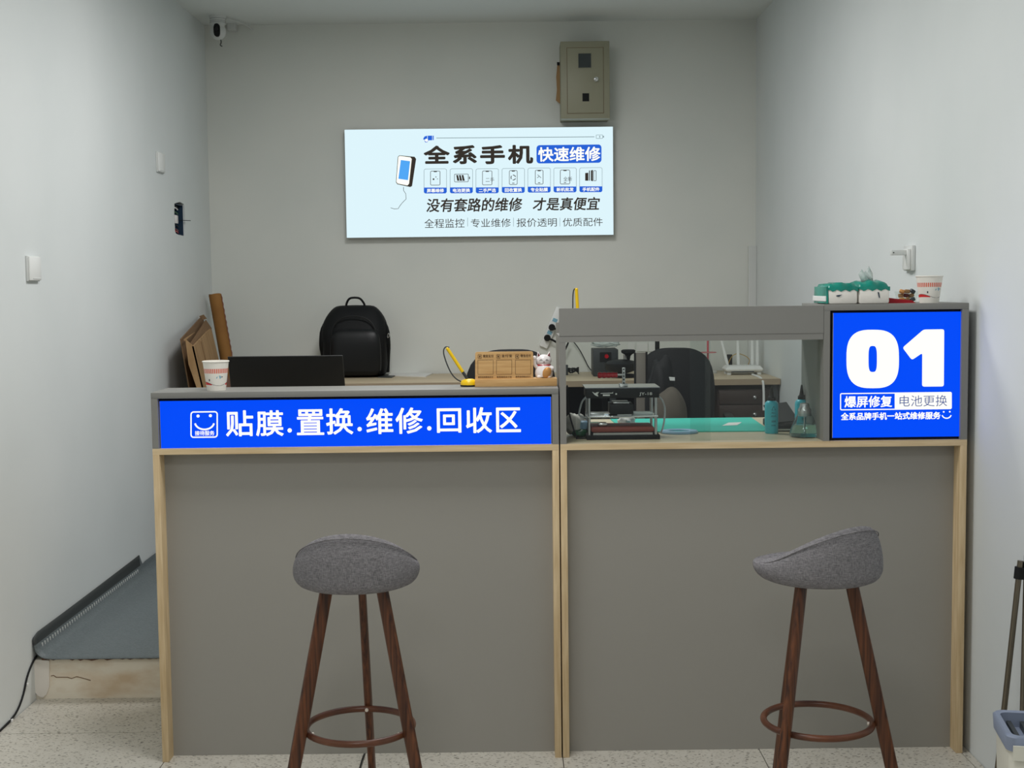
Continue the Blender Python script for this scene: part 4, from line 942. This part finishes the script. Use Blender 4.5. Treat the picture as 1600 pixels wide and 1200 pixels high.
blob('bag_base', M['green'], (.21, 4.03, ZW + .012), (.026, .03, .012), 5, flat_z=ZW, parent=t, amp=.15)
bm = BM(); lathe(bm, [(.012, 0), (.013, .003), (.013, .02), (.009, .024), (.002, .025)], (.222, 4.045, ZW + .024), 18)
obj('blue_cap', bm, M['paleb'], t, smooth=True)
bm = BM(); lathe(bm, [(.026, 0), (.026, .03), (.024, .034), (.004, .034)], (.262, 4.12, ZW), 24); o = obj('green_pot', bm, M['green'], smooth=True); single(o, 'dark green pot behind left posts of the screen press', 'pot')
blob('silver_packet', M['steel'], (.325, 4.16, ZW + .014), (.035, .03, .012), 8, flat_z=ZW + .0032, label='crumpled silver foil packet behind the brown press pad', cat='packet')
blob('violet_packet', M['purple'], (.40, 4.17, ZW + .014), (.035, .03, .012), 11, flat_z=ZW + .0032, label='violet film packet behind the press on teal mat', cat='packet')
blob('white_packet', M['paper'], (.372, 4.26, ZW + .02), (.03, .03, .018), 13, flat_z=ZW + .0032, label='white crumpled packet behind the violet packet', cat='packet')
bm = BM(); tube(bm, [P(889, 645, 3.99), P(896, 670, 3.98), Vector((R(901, 684, ZW + .003).x, 3.975, ZW + .003))], .0024, 8, smooth=1); tube(bm, [P(889, 646, 3.99), P(887, 620, 4.02), P(887, 600, 4.06), (.168, 4.1, 1.09)], .0018, 6, smooth=1)
box(bm, .193, .235, 3.972, 3.98, ZW, ZW + .003)
o = obj('black_lead', bm, M['blackm'], smooth=True); single(o, 'thin black lead hanging down to a clip at left end of right worktop', 'cable')

# ================================================================== BACK DESK
ZD, YDF = .929, 6.65
t = thing('long_desk', 'long pale laminate work desk along back wall', 'desk', (.1, 7.05, ZF))
B('desktop', M['desk'], t, -1.22, XR - .004, YDF, 7.33, ZD - .03, ZD, bevel=.001)
B('front_edge', M['deske'], t, -1.22, XR - .004, YDF - .002, YDF, ZD - .03, ZD - .0003)
for x in (-1.2, -.35, .5, 1.33):
    B('leg', M['pcgrey'], t, x, x + .03, YDF + .03, YDF + .06, ZF, ZD - .03); B('leg', M['pcgrey'], t, x, x + .03, 7.27, 7.3, ZF, ZD - .03)
B('back_panel', M['blackm'], t, -1.17, 1.33, 7.3, 7.31, .4, ZD - .03)
t = thing('drawer_unit', 'dark brown drawer unit with round knobs under right end of desk', 'drawers', (1.2, 7.0, ZF))
B('carcass', M['drawer'], t, 1.05, 1.325, YDF + .03, 7.24, ZF, .875)
for k, (z0, z1) in enumerate(((.80, .87), (.70, .795), (.58, .695), (.40, .575), (.16, .395))):
    f = B('drawer', M['drawer'], t, 1.055, 1.32, YDF + .015, YDF + .03, z0, z1, bevel=.002)
    bm = BM(); ball(bm, (1.235, YDF + .004, (z0 + z1) / 2), .011, .011, .011, 12); obj('knob', bm, M['steel'], f, smooth=True)
# router
rx0, rx1 = P(1129, 578, 7.05).x, P(1187, 578, 7.05).x; ry = 7.0
t = thing('wifi_router', 'white router with four upright antennas at right end of desk', 'router', ((rx0 + rx1) / 2, ry, ZD))
bm = BM(); loft(bm, [[Vector((x, y, z)) for x, y in ((rx0 + i, ry - .06 + i), (rx1 - i, ry - .06 + i), (rx1 - i, ry + .08 - i), (rx0 + i, ry + .08 - i))] for z, i in ((ZD + .012, .02), (ZD + .020, .004), (ZD + .03, .0), (ZD + .047, .014))]); obj('case', bm, M['white'], t, bev=.003)
for sx in (rx0 + .02, rx1 - .02):
    for sy in (ry - .035, ry + .05): B('foot', M['whiteg'], t, sx - .01, sx + .01, sy - .01, sy + .01, ZD, ZD + .013)
B('vent_slot', M['pcgrey'], t, rx0 + .03, rx1 - .05, ry - .058, ry - .05, ZD + .0125, ZD + .018)
for (ux, lean) in ((rx0 + .035, -.045), (rx0 + .09, -.004), (rx1 - .035, .0), (rx1 - .008, .002)):
    bm = BM(); b0 = Vector((ux, ry + .078, ZD + .03)); b1_ = b0 + Vector((lean, .01, .185)); loft(bm, [[c + Vector((wd * sx, dd * sy, 0)) for sx, sy in ((-1, -1), (1, -1), (1, 1), (-1, 1))] for c, wd, dd in ((b0, .006, .005), (b0.lerp(b1_, .2), .008, .005), (b1_, .0055, .004))]); obj('antenna', bm, M['white'], t, bev=.0015)
bm = BM(); yk = 7.25; tube(bm, [P(1137, 572, yk), P(1140, 562, yk), P(1146, 554, yk), P(1154, 552, yk), P(1165, 556, yk), P(1172, 562, yk), P(1169, 570, yk), P(1166, 577, yk)], .0022, 6, smooth=2)
o = obj('network_cable', bm, M['wirey'], smooth=True); single(o, 'thin yellow network cable looping behind the router', 'cable')
p = P(1139.5, 565, 7.28); loose('wall_socket_box', M['blackm'], 'small black box behind left antenna of the router', 'adapter', p.x - .014, p.x + .012, 7.25, 7.28, ZD, ZD + .092)
# white cable over the desk corner
bm = BM(); tube(bm, [(XR - .10, 6.9, ZD + .004), (XR - .095, YDF - .006, ZD + .004), (XR - .09, YDF - .012, ZD - .05), (XR - .09, YDF - .012, ZD - .16)], .006, 6, smooth=2); o = obj('white_cable', bm, M['white'], smooth=True); single(o, 'white cable hanging over front right corner of desk', 'cable')
# red pole lamp with disc
p = P(1106, 560, 7.12); t = thing('solder_stand', 'thin red spool post with a flat disc between chair and router', 'stand', (p.x, 7.12, ZD))
bm = BM(); cyl(bm, (p.x, 7.12, ZD), (p.x, 7.12, 1.22), .0055, seg=12); obj('post', bm, mat('coral_red', (214, 84, 96), .45), t, smooth=True)
z = P(1106, 550, 7.12).z; bm = BM(); cyl(bm, (p.x, 7.12, z - .004), (p.x, 7.12, z), .046, seg=28); obj('disc', bm, mat('coral_pale', (206, 120, 122), .5), t, smooth=True)
bm = BM(); cyl(bm, (p.x, 7.12, ZD), (p.x, 7.12, ZD + .01), .05, seg=28); obj('base', bm, M['whiteg'], t, smooth=True)
# charcoal speaker / station
a, b = P(927, 550, 6.95), P(966, 550, 6.95)
t = thing('hot_air_station', 'charcoal electronics box with a red knob on desk, left of round lamp', 'tool', ((a.x + b.x) / 2, 7.02, ZD))
B('case', M['pcgrey'], t, a.x, b.x, 6.95, 7.15, ZD, P(940, 546, 6.95).z, bevel=.004)
zz = P(945, 557, 6.94).z; B('front_recess', M['blackm'], t, P(937, 550, 6.949).x, P(955, 550, 6.949).x, 6.946, 6.95, zz - .03, zz + .022)
bm = BM(); cyl(bm, (P(948, 557, 6.94).x, 6.946, zz), (P(948, 557, 6.94).x, 6.935, zz), .012, .010, 16); obj('knob', bm, M['red'], t, smooth=True)
blob('clear_bag', M['film'], (a.x + .07, 7.04, 1.085 + .014), (.075, .05, .018), 21, amp=.3, label='crumpled clear plastic bag on top of the charcoal electronics box', cat='bag')
# round-headed microscope
xm = P(980, 560, 6.7).x; ym_ = 6.86
t = thing('microscope', 'black bench microscope with round head, rear desk behind the screen press', 'microscope', (xm, ym_, ZD))
bm = BM(); lathe(bm, [(.055, 0), (.06, .004), (.06, .014), (.05, .018), (.01, .018)], (xm, ym_, ZD), 28); obj('base', bm, M['blackm'], t, smooth=True)
bm = BM(); cyl(bm, (xm + .005, ym_ + .03, ZD + .015), (xm + .005, ym_ + .03, 1.05), .008, seg=12); obj('pillar', bm, M['steel'], t, smooth=True)
zt = P(980, 572, ym_).z
bm = BM(); lathe(bm, [(.02, ZD + .02), (.045, ZD + .028), (.078, zt - .02), (.085, zt), (.085, zt + .016), (.07, zt + .028), (.03, zt + .036)], (xm - .02, ym_ - .02, 0), 32); obj('shroud', bm, M['black'], t, smooth=True)
z2 = P(985, 550, ym_).z
bm = BM(); lathe(bm, [(.008, zt + .03), (.012, z2 - .02), (.02, z2 - .012), (.036, z2 - .004), (.038, z2 + .008), (.03, z2 + .013), (.004, z2 + .014)], (xm + .02, ym_, 0), 28); obj('head', bm, M['blackm'], t, smooth=True)
# leaning black-framed board
a, b = P(993, 552, 5.935), P(1009, 552, 5.935); z1 = P(1000, 551, 5.935).z
t = thing('leaning_board', 'narrow taupe board with black edges leaning upright beside the jacket chair', 'board', ((a.x + b.x) / 2, 5.935, ZF))
B('board', M['panel'], t, a.x, b.x, 5.935, 5.947, ZF, z1, bevel=.003)
B('edge_strip', M['blackm'], t, a.x - .006, a.x - .0003, 5.931, 5.951, ZF, z1 + .002); B('edge_strip', M['blackm'], t, b.x + .0003, b.x + .008, 5.931, 5.951, ZF, z1 + .002)
# wall papers (white sheets) behind
for k, (u0, u1, v0, v1) in enumerate(((981, 992, 536, 549), (995, 1012, 536, 549), (1014, 1026, 535, 549))):
    p, q = P(u0, v1, 7.346), P(u1, v0, 7.346); loose('taped_sheet', M['paper'], ('left', 'middle', 'right')[k] + ' one of three white paper sheets taped in a row on back wall behind glass', 'paper', p.x, q.x, 7.345, 7.349, p.z, q.z, bevel=0)
# papers on desk by rucksack
bm = BM(); prism(bm, [R(607, 587.5, ZD), R(665, 589.5, ZD), R(676, 584.5, ZD), R(612, 582.5, ZD)], (0, 0, .006)); o = obj('paper_stack', bm, M['paper']); single(o, 'loose white papers on desk right of the black rucksack', 'paper')
bm = BM(); prism(bm, [R(590, 590, ZD), R(612, 590.5, ZD), R(620, 586.5, ZD), R(598, 585, ZD)], (0, 0, .004)); o = obj('dark_folder', bm, M['pcgrey']); single(o, 'thin dark folder on desk between the rucksack and papers', 'folder')
# power strip on back wall
c = P(861, 512, 7.325); t = thing('power_strip', 'white power strip slanting on back wall with two black plugs', 'power strip', (c.x, 7.34, c.z - .09))
ang = math.radians(24); rm = Matrix.Rotation(ang, 3, 'Y')
bm = BM(); box(bm, -.024, .024, -.012, .012, -.12, .12, bevel=.006); bmesh.ops.rotate(bm, cent=(0, 0, 0), matrix=rm, verts=bm.verts); bmesh.ops.translate(bm, vec=(c.x + .004, 7.338, c.z), verts=bm.verts); obj('strip_body', bm, M['white'], t, smooth=True)
for k, dz in enumerate((-.062, .002, )):
    q = Vector((c.x + .004, 0, c.z)) + rm @ Vector((0, 0, dz)); q.y = 7.32
    bm = BM(); cyl(bm, (q.x, 7.326, q.z), (q.x, 7.30, q.z), .019, .017, 18); tube(bm, [(q.x, 7.305, q.z), (q.x + .03, 7.302, q.z - .012), (q.x + .06, 7.3, q.z - .03)], .006, 8, smooth=1); obj('plug', bm, M['blackm'], t, smooth=True)
for k, dz in enumerate((-.03, .045)):
    q = Vector((c.x + .004, 0, c.z)) + rm @ Vector((0, 0, dz)); bm = BM(); box(bm, -.013, .013, -.001, .001, -.010, .010); bmesh.ops.rotate(bm, cent=(0, 0, 0), matrix=rm, verts=bm.verts); bmesh.ops.translate(bm, vec=(q.x, 7.3255, q.z), verts=bm.verts); obj('socket', bm, M['cupblue'], t)
bm = BM(); tube(bm, [P(888, 535, 7.3), P(884, 545, 7.3), P(876, 558, 7.3), P(872, 575, 7.3), Vector((.28, 7.28, ZD + .004))], .005, 8, smooth=2); o = obj('black_cable', bm, M['blackm'], smooth=True); single(o, 'thick black cable running down back wall beside the power strip', 'cable')
bm = BM(); tube(bm, [P(893, 530, 7.31), P(905, 545, 7.31), P(913, 560, 7.31), P(919, 573, 7.31), P(925, 580, 7.31)], .003, 8, smooth=2); o = obj('grey_cable', bm, M['pcgrey'], smooth=True); single(o, 'thin grey cable arching down back wall to the electronics box', 'cable')
p = P(884, 578, 7.1); loose('laptop_charger', M['pcgrey'], 'grey charger brick standing on desk behind left screen post', 'adapter', p.x - .014, p.x + .012, 7.08, 7.12, ZD, ZD + .055)
bm = BM(); c = P(896, 582, 7.1)
tube(bm, [(c.x + .028 * math.cos(k * .55), 7.1 + .03 * math.sin(k * .55), ZD + .006 + .004 * k / 6 + .012 * abs(math.sin(k * .8))) for k in range(36)], .0035, 6); o = obj('coiled_cable', bm, M['blackm'], smooth=True); single(o, 'coiled black cable on desk between the charger brick and electronics box', 'cable')

# ================================================================== RUCKSACK
bx0, bx1, by = P(500, 530, 7.1).x, P(606, 530, 7.1).x, 7.16
bc = (bx0 + bx1) / 2; hw = (bx1 - bx0) / 2; zb = ZD; ztp = P(552, 477, 7.1).z
t = thing('rucksack', 'large black nylon rucksack standing on the rear desk against back wall', 'bag', (bc, by, ZD))
bm = BM(); rings = []
hh = ztp - zb
for f, wd, dp, yo in ((0, .80, .60, 0), (.03, .9, .8, 0), (.15, .95, 1, 0), (.40, .97, 1, 0), (.62, 1.0, .98, .0), (.78, .92, .85, .012), (.90, .76, .68, .02), (.97, .62, .5, .025), (1, .5, .3, .03)):
    rings.append([Vector((bc + hw * wd * math.copysign(abs(math.cos(a)) ** .55, math.cos(a)) + .004 * math.sin(9 * f + a * 3), by + yo + .10 * dp * math.copysign(abs(math.sin(a)) ** .6, math.sin(a)) + .004 * math.sin(f * 14 + 4 * a), zb + hh * f)) for a in [2 * PI * k / 32 for k in range(32)]])
loft(bm, rings); obj('main_body', bm, M['bag'], t, smooth=True, sub=1)
bm = BM(); rings = []
for f, wd, dp in ((.03, .68, .4), (.06, .74, .8), (.3, .76, 1), (.5, .74, 1), (.6, .70, .85), (.66, .6, .4), (.67, .5, .2)):
    rings.append([Vector((bc + .012 + hw * wd * math.copysign(abs(math.cos(a)) ** .5, math.cos(a)), by - .092 + .032 * dp * math.copysign(abs(math.sin(a)) ** .6, math.sin(a)), zb + hh * f)) for a in [2 * PI * k / 24 for k in range(24)]])
loft(bm, rings); fp = obj('front_pocket', bm, M['baggloss'], t, smooth=True, sub=1)
bm = BM(); tube(bm, [(bc - hw * .62, by - .10, zb + hh * .5), (bc - hw * .62, by - .1, zb + hh * .68), (bc - hw * .4, by - .095, zb + hh * .82), (bc, by - .09, zb + hh * .86), (bc + hw * .45, by - .095, zb + hh * .82), (bc + hw * .66, by - .1, zb + hh * .68), (bc + hw * .66, by - .1, zb + hh * .5)], .004, 6, smooth=2); obj('zip', bm, M['black'], t, smooth=True)
hz = P(552, 465, 7.1).z; bm = BM(); tube(bm, [(bc - .05, by + .02, ztp - .012), (bc - .045, by + .015, ztp + .012), (bc - .03, by + .01, hz - .004), (bc, by + .008, hz), (bc + .03, by + .01, hz - .004), (bc + .05, by + .015, ztp + .01), (bc + .055, by + .02, ztp - .012)], .006, 8, smooth=2); obj('top_handle', bm, M['bag'], t, smooth=True)
for s in (-1, 1):
    bm = BM(); tube(bm, [(bc + s * hw * .55, by + .03, zb + hh * .9), (bc + s * hw * .95, by - .02, zb + hh * .72), (bc + s * hw * 1.0, by - .03, zb + hh * .45), (bc + s * hw * .96, by + .0, zb + hh * .3), (bc + s * hw * .92, by + .02, zb + hh * .06)], .013, 8, smooth=2); obj('shoulder_strap', bm, M['bag'], t, smooth=True)
bm = BM(); tube(bm, [(bc + hw * .97 + .006, by - .045, zb + hh * .62), (bc + hw + .010, by - .047, zb + hh * .57), (bc + hw * .97, by - .045, zb + hh * .535)], .0025, 6, closed=True, smooth=1); obj('buckle_ring', bm, M['steel'], t, smooth=True)

# ================================================================== CARDBOARD + TUBE
a, b = P(328.5, 470, 7.12), P(358, 580, 7.05); top = P(336, 461, 7.15); low = P(353, 556, 7.08)
d = (top - low).normalized(); basep = low + d * ((ZF - low.z) / d.z); basep.z = ZF + .004
if True:
    t = thing('cardboard_tube', 'long brown cardboard roll leaning in left rear corner', 'cardboard tube', (basep.x, basep.y, ZF))
    bm = BM(); cyl(bm, basep, top, .034, seg=28); obj('tube_wall', bm, M['cardd'], t, smooth=True)
    bm = BM(); tube(bm, [top + d * .001 + Vector((.030 * math.cos(2 * PI * k / 20), .030 * math.sin(2 * PI * k / 20), 0)) for k in range(20)], .004, 6, closed=True); obj('tube_rim', bm, M['cardin'], t, smooth=True)
    e = []
    for k in range(22):
        f = k / 21; c = top.lerp(low, f * 1.05); e.append(c + Vector((.034 + .003 * (k % 2), -.008, 0)))
    bm = BM(); tube(bm, e, .0035, 5); obj('torn_edge', bm, M['tapebr'], t)
def carton(name, label, pts, th, m, inner=None):
    t = thing(name, label, 'cardboard', (pts[-1].x, pts[-1].y, ZF), 0, 'flattened cartons in the corner'); bm = BM(); prism(bm, pts, th); obj('board', bm, m, t); return t
zf = ZF + .002
def down(p, q):                     # extend line p->q to the raised floor
    d = q - p; return p + d * ((zf - p.z) / d.z)
Tn, Tf = P(302.5, 541, 6.25), P(330, 512, 6.95); Bn, Bf = P(317, 603, 6.25), P(345, 575, 6.95)
Bn, Bf = Vector((min(down(Tn, Bn).x, -1.30), 6.25, zf)), Vector((min(down(Tf, Bf).x, -1.30), 6.95, zf))
t = carton('flattened_carton', 'flattened brown carton with wide face to the room, leaning on left wall', [Tn, Tf, Bf, Bn], (-.008, 0, 0), M['card'])
bm = BM(); k = P(289.5, 530, 6.25); prism(bm, [Tn, k, k + Vector((.012, 0, -.12)) + (Bn - Tn) * .0, Tn + (Bn - Tn) * .5], (0, .004, 0))
obj('edge_flap', bm, M['card'], t)
bm = BM(); prism(bm, [P(303, 541, 6.4), P(295, 541, 6.35), P(322, 500, 6.95), P(331, 513, 6.95)], (-.004, 0, 0)); obj('inner_layer', bm, M['cardin'], t)
bm = BM(); prism(bm, [P(287, 530, 6.24), P(304, 519, 6.5), P(303, 521, 6.5), P(288, 533, 6.24)], (0, .01, 0)); obj('top_flap', bm, M['card'], t)
bm = BM(); a_ = Tn + (Bn - Tn) * .12; b_ = Tf + (Bf - Tf) * .06
tube(bm, [Tn + (Tf - Tn) * .35 + Vector((.003, 0, -.01)), Bn + (Bf - Bn) * .35 + Vector((.003, 0, .01))], .0025, 5); obj('crease', bm, M['cardin'], t)
bm = BM(); prism(bm, [x + Vector((.003, -.01, 0)) for x in (Tn.lerp(Bn, .2).lerp(Tf.lerp(Bf, .2), .98), Tf.lerp(Bf, .2) + Vector((.02, 0, 0)), Tf.lerp(Bf, .6) + Vector((.06, 0, 0)), Tn.lerp(Bn, .6).lerp(Tf.lerp(Bf, .6), .7))], (.003, 0, 0)); obj('tape', bm, M['tapebr'], t)
Tn, Tf = P(283, 530, 6.3), P(317, 493, 7.0)
Bn2, Bf2 = Vector((-1.44, 6.3, zf)), Vector((-1.44, 7.0, zf))
t = carton('flattened_carton', 'darker flattened carton behind, pressed nearest to left wall', [Tn, Tf, Bf2, Bn2], (-.006, 0, 0), M['cardin'])
bm = BM(); prism(bm, [P(311, 494, 6.95), P(318, 491.5, 7.0), P(323, 498, 7.0), P(316, 500, 6.95)], (0, .006, 0)); obj('dog_ear', bm, M['cardin'], t)

# ================================================================== OFFICE CHAIRS
def office_chair(loc, rotz, label, first=None):
    if first:
        r = first.copy(); COL.objects.link(r); r.location = loc; r.rotation_euler = (0, 0, rotz); r['label'] = label
        for ch in list(first.children):
            c = ch.copy(); COL.objects.link(c); c.parent = r
            for g in ch.children: e = g.copy(); COL.objects.link(e); e.parent = c
        return r
    t = thing('office_chair', label, 'chair', loc, rotz, 'black office chairs')
    bm = BM(); rings = []
    for f, hw_ in ((0, .16), (.06, .18), (.3, .198), (.6, .20), (.8, .188), (.92, .155), (.985, .10), (1, .05)):
        z = .55 + .455 * f; yb0 = -.22 - .035 * math.sin(PI * f) + .02 * f
        ring = []
        for k in range(24):
            a = 2 * PI * k / 24; x = hw_ * math.copysign(abs(math.cos(a)) ** .6, math.cos(a)); ring.append(Vector((x, yb0 + .045 * (x / .21) ** 2 * 1.2 + .017 * math.sin(a), z)))
        rings.append(ring)
    loft(bm, rings); obj('backrest', bm, M['mesh'], t, smooth=True, local=True, sub=1)
    bm = BM(); box(bm, -.23, .23, -.2, .25, .43, .50, bevel=.03); obj('seat', bm, M['mesh'], t, smooth=True, local=True)
    bm = BM(); tube(bm, [(0, -.16, .44), (0, -.25, .46), (0, -.27, .56), (0, -.265, .7)], .02, 8, smooth=2); obj('back_support', bm, M['black'], t, smooth=True, local=True)
    for s in (-1, 1):
        bm = BM(); tube(bm, [(s * .2, 0, .45), (s * .27, 0, .46), (s * .285, 0, .55), (s * .28, .02, .64)], .013, 8, smooth=2); box(bm, s * .28 - .025, s * .28 + .025, -.12, .12, .635, .66, bevel=.01); obj('armrest', bm, M['black'], t, smooth=True, local=True)
    bm = BM(); cyl(bm, (0, 0, .12), (0, 0, .43), .025, seg=16); obj('gas_column', bm, M['black'], t, smooth=True, local=True)
    for k in range(5):
        a = 2 * PI * k / 5 + .3; e = Vector((math.cos(a), math.sin(a), 0)); bm = BM(); loft(bm, [[c + e.cross(Vector((0, 0, 1))) * w_ * sx + Vector((0, 0, h_ * sz)) for sx, sz in ((-1, -1), (1, -1), (1, 1), (-1, 1))] for c, w_, h_ in ((Vector((0, 0, .11)), .028, .018), (e * .28 + Vector((0, 0, .075)), .016, .011))])
        f = obj('base_arm', bm, M['black'], t, local=True, smooth=True); bm = BM(); c = e * .27 + Vector((0, 0, .027)); s_ = e.cross(Vector((0, 0, 1))); cyl(bm, c - s_ * .02, c + s_ * .02, .027, seg=16); obj('caster', bm, M['blackm'], f, local=True, smooth=True)
    return t
c1 = office_chair((P(793, 560, 5.5).x, 5.72, ZF), math.radians(4), 'black office chair behind the bamboo payment sign')
office_chair((P(1065, 560, 6.05).x, 6.3, ZF), math.radians(-6), 'black office chair seen through the glass screen, in front of the router', c1).scale = (.92, 1, .97)
# grey rucksack + dark jacket left of the chair 2
jc = P(1037, 560, 5.65)
t = thing('jacket_heap', 'black jacket and taupe rucksack piled on a stool behind glass, left of right chair', 'bag', (jc.x, 5.68, ZF))
def lump(name, m, c, r, sd, amp=.12): return blob(name, m, c, r, sd, amp=amp, seg=28, parent=t, flat_z=ZF)
lump('jacket', M['mesh'], (jc.x - .0, 5.72, .80), (.075, .09, .30), 31)
lump('rucksack_body', M['cloth'], (P(1048, 595, 5.6).x, 5.62, .84), (.075, .08, .13), 33, .06)
lump('ochre_lining', M['ochre'], (P(1046, 625, 5.6).x, 5.6, .66), (.055, .06, .09), 35)
bm = BM(); q = P(1050, 592, 5.535); prism(bm, [q + Vector((x, 0, z)) for x, z in ((-.012, .008), (.012, .006), (.012, -.008), (-.008, -.007))], (0, .012, 0)); obj('badge', bm, M['whiteg'], t)
bm = BM(); lathe(bm, [(.16, .0), (.17, .01), (.17, .03), (.14, .04), (.12, .46), (.01, .46)], (jc.x, 5.68, ZF), 20); obj('stool_base', bm, M['blackm'], t, smooth=True)
# black pole with clamp above jacket
p = P(1043, 545, 6.4); bm = BM(); cyl(bm, (p.x, 6.85, ZD), (p.x, 6.85, 1.19), .012, seg=12); o = obj('clamp_pole', bm, M['blackm'], smooth=True); single(o, 'short black pole on desk above the piled jacket', 'pole')
# white door-like sheet and dark items under the desk
loose('computer_tower', M['blackm'], 'black computer tower under desk, left of the drawer unit', 'computer', .80, .99, 6.82, 7.2, ZF, .60, bevel=.004)
loose('storage_crate', M['blackm'], 'dark storage crate under desk below the power strip', 'crate', .1, .46, 6.9, 7.2, ZF, .70, bevel=.006)

# ================================================================== MOP + BUCKET (right foreground)
bh = .40
BA, BBp = R(1549, 1113, bh), R(1574, 1156, bh); dd = (BBp - BA); Ls = dd.length / 2; dd.normalize(); ee = Vector((-dd.y, dd.x, 0)); rt = math.atan2(ee.y, ee.x)
ctr = (BA + BBp) / 2 + ee * .165; bcx, bcy = ctr.x, ctr.y
t = thing('mop_bucket', 'cream mop bucket with slate blue rim at right foreground, against right wall', 'bucket', (bcx, bcy, 0), 0)
def rr(cx, cy, hx, hy, r, z, n=4, rot=.0):
    o = []
    for sx, sy, a0 in ((1, -1, -90), (1, 1, 0), (-1, 1, 90), (-1, -1, 180)):
        for k in range(n + 1):
            a = math.radians(a0 + 90 * k / n); x, y = sx * (hx - r) + r * math.cos(a), sy * (hy - r) + r * math.sin(a)
            o.append(Vector((cx + x * math.cos(rot) - y * math.sin(rot), cy + x * math.sin(rot) + y * math.cos(rot), z)))
    return o
hX, hY = .165, Ls
def ring_(i, r, z): return rr(bcx, bcy, hX - i, hY - i, r, z, rot=rt)
bm = BM(); loft(bm, [ring_(.016, .02, 0), ring_(.006, .022, bh - .03), ring_(.004, .024, bh), ring_(.010, .02, bh), ring_(.020, .016, .02)]); obj('bucket_body', bm, M['beige'], t, smooth=50)
bm = BM(); loft(bm, [ring_(.001, .024, bh - .028), ring_(-.001, .024, bh + .004), ring_(.003, .022, bh + .008), ring_(.014, .018, bh + .006), ring_(.016, .016, bh - .03)]); obj('rim', bm, M['rimblue'], t, smooth=50)
bm = BM(); Rm = Matrix.Rotation(rt, 3, 'Z')
def rbox(x0, x1, y0, y1, z0, z1):
    g = box(bm, x0, x1, y0, y1, z0, z1); bmesh.ops.rotate(bm, cent=(0, 0, 0), matrix=Rm, verts=g); bmesh.ops.translate(bm, vec=(bcx, bcy, 0), verts=g)
rbox(-hX + .02, hX - .02, -hY + .018, hY - .018, bh - .055, bh - .045)
for k in range(9): rbox(-hX + .03 + k * .03, -hX + .040 + k * .03, -hY + .02, hY - .02, bh - .046, bh - .012)
obj('wringer', bm, M['pcgrey'], t)
bm = BM(); rbox(-hX + .012, -hX + .05, -hY - .006, -hY - .001, bh - .045, bh - .012); obj('handle_stop', bm, M['beige'], t)
def mop(label, base, topp, r):
    t = thing('mop', label, 'mop', base, 0, 'mops by the bucket'); base, topp = Vector(base), Vector(topp)
    bm = BM(); cyl(bm, base + Vector((0, 0, .02)), topp, r, seg=16); obj('handle', bm, M['gun'], t, smooth=True)
    bm = BM(); d = topp - base; cyl(bm, base + d * .93, base + d * .975, r * 1.7, seg=14); obj('grip_clamp', bm, M['blackm'], t, smooth=True)
    bm = BM(); box(bm, base.x - .03, base.x + .03, base.y - .12, base.y + .12, base.z, base.z + .022, bevel=.006); obj('mop_head', bm, M['pcgrey'], t, smooth=True)
a1 = Q(1593, 890, 1.325); a2 = Q(1568, 1120, 1.29)
d = a2 - a1; e = a1 + d * ((.012 - a1.z) / d.z)
mop('gunmetal mop leaning left, standing behind the bucket', (e.x, e.y, .0), a1 - d * .06, .0075)
a3 = Q(1604, 890, 1.345); a4 = Q(1598, 1112, 1.325); d = a4 - a3; e = a3 + d * ((.012 - a3.z) / d.z)
mop('gunmetal mop standing nearly upright behind the bucket, nearest right wall', (min(e.x, 1.33), e.y, 0), a3 - d * .1, .0075)
# thin black cable on the floor near left stool
bm = BM(); tube(bm, [R(569, 1178, .003), R(566, 1186, .003), R(563, 1196, .003), R(561, 1206, .003)], .002, 6, smooth=1); o = obj('floor_cable', bm, M['blackm'], smooth=True); single(o, 'thin black cable on floor coming from under left counter', 'cable')
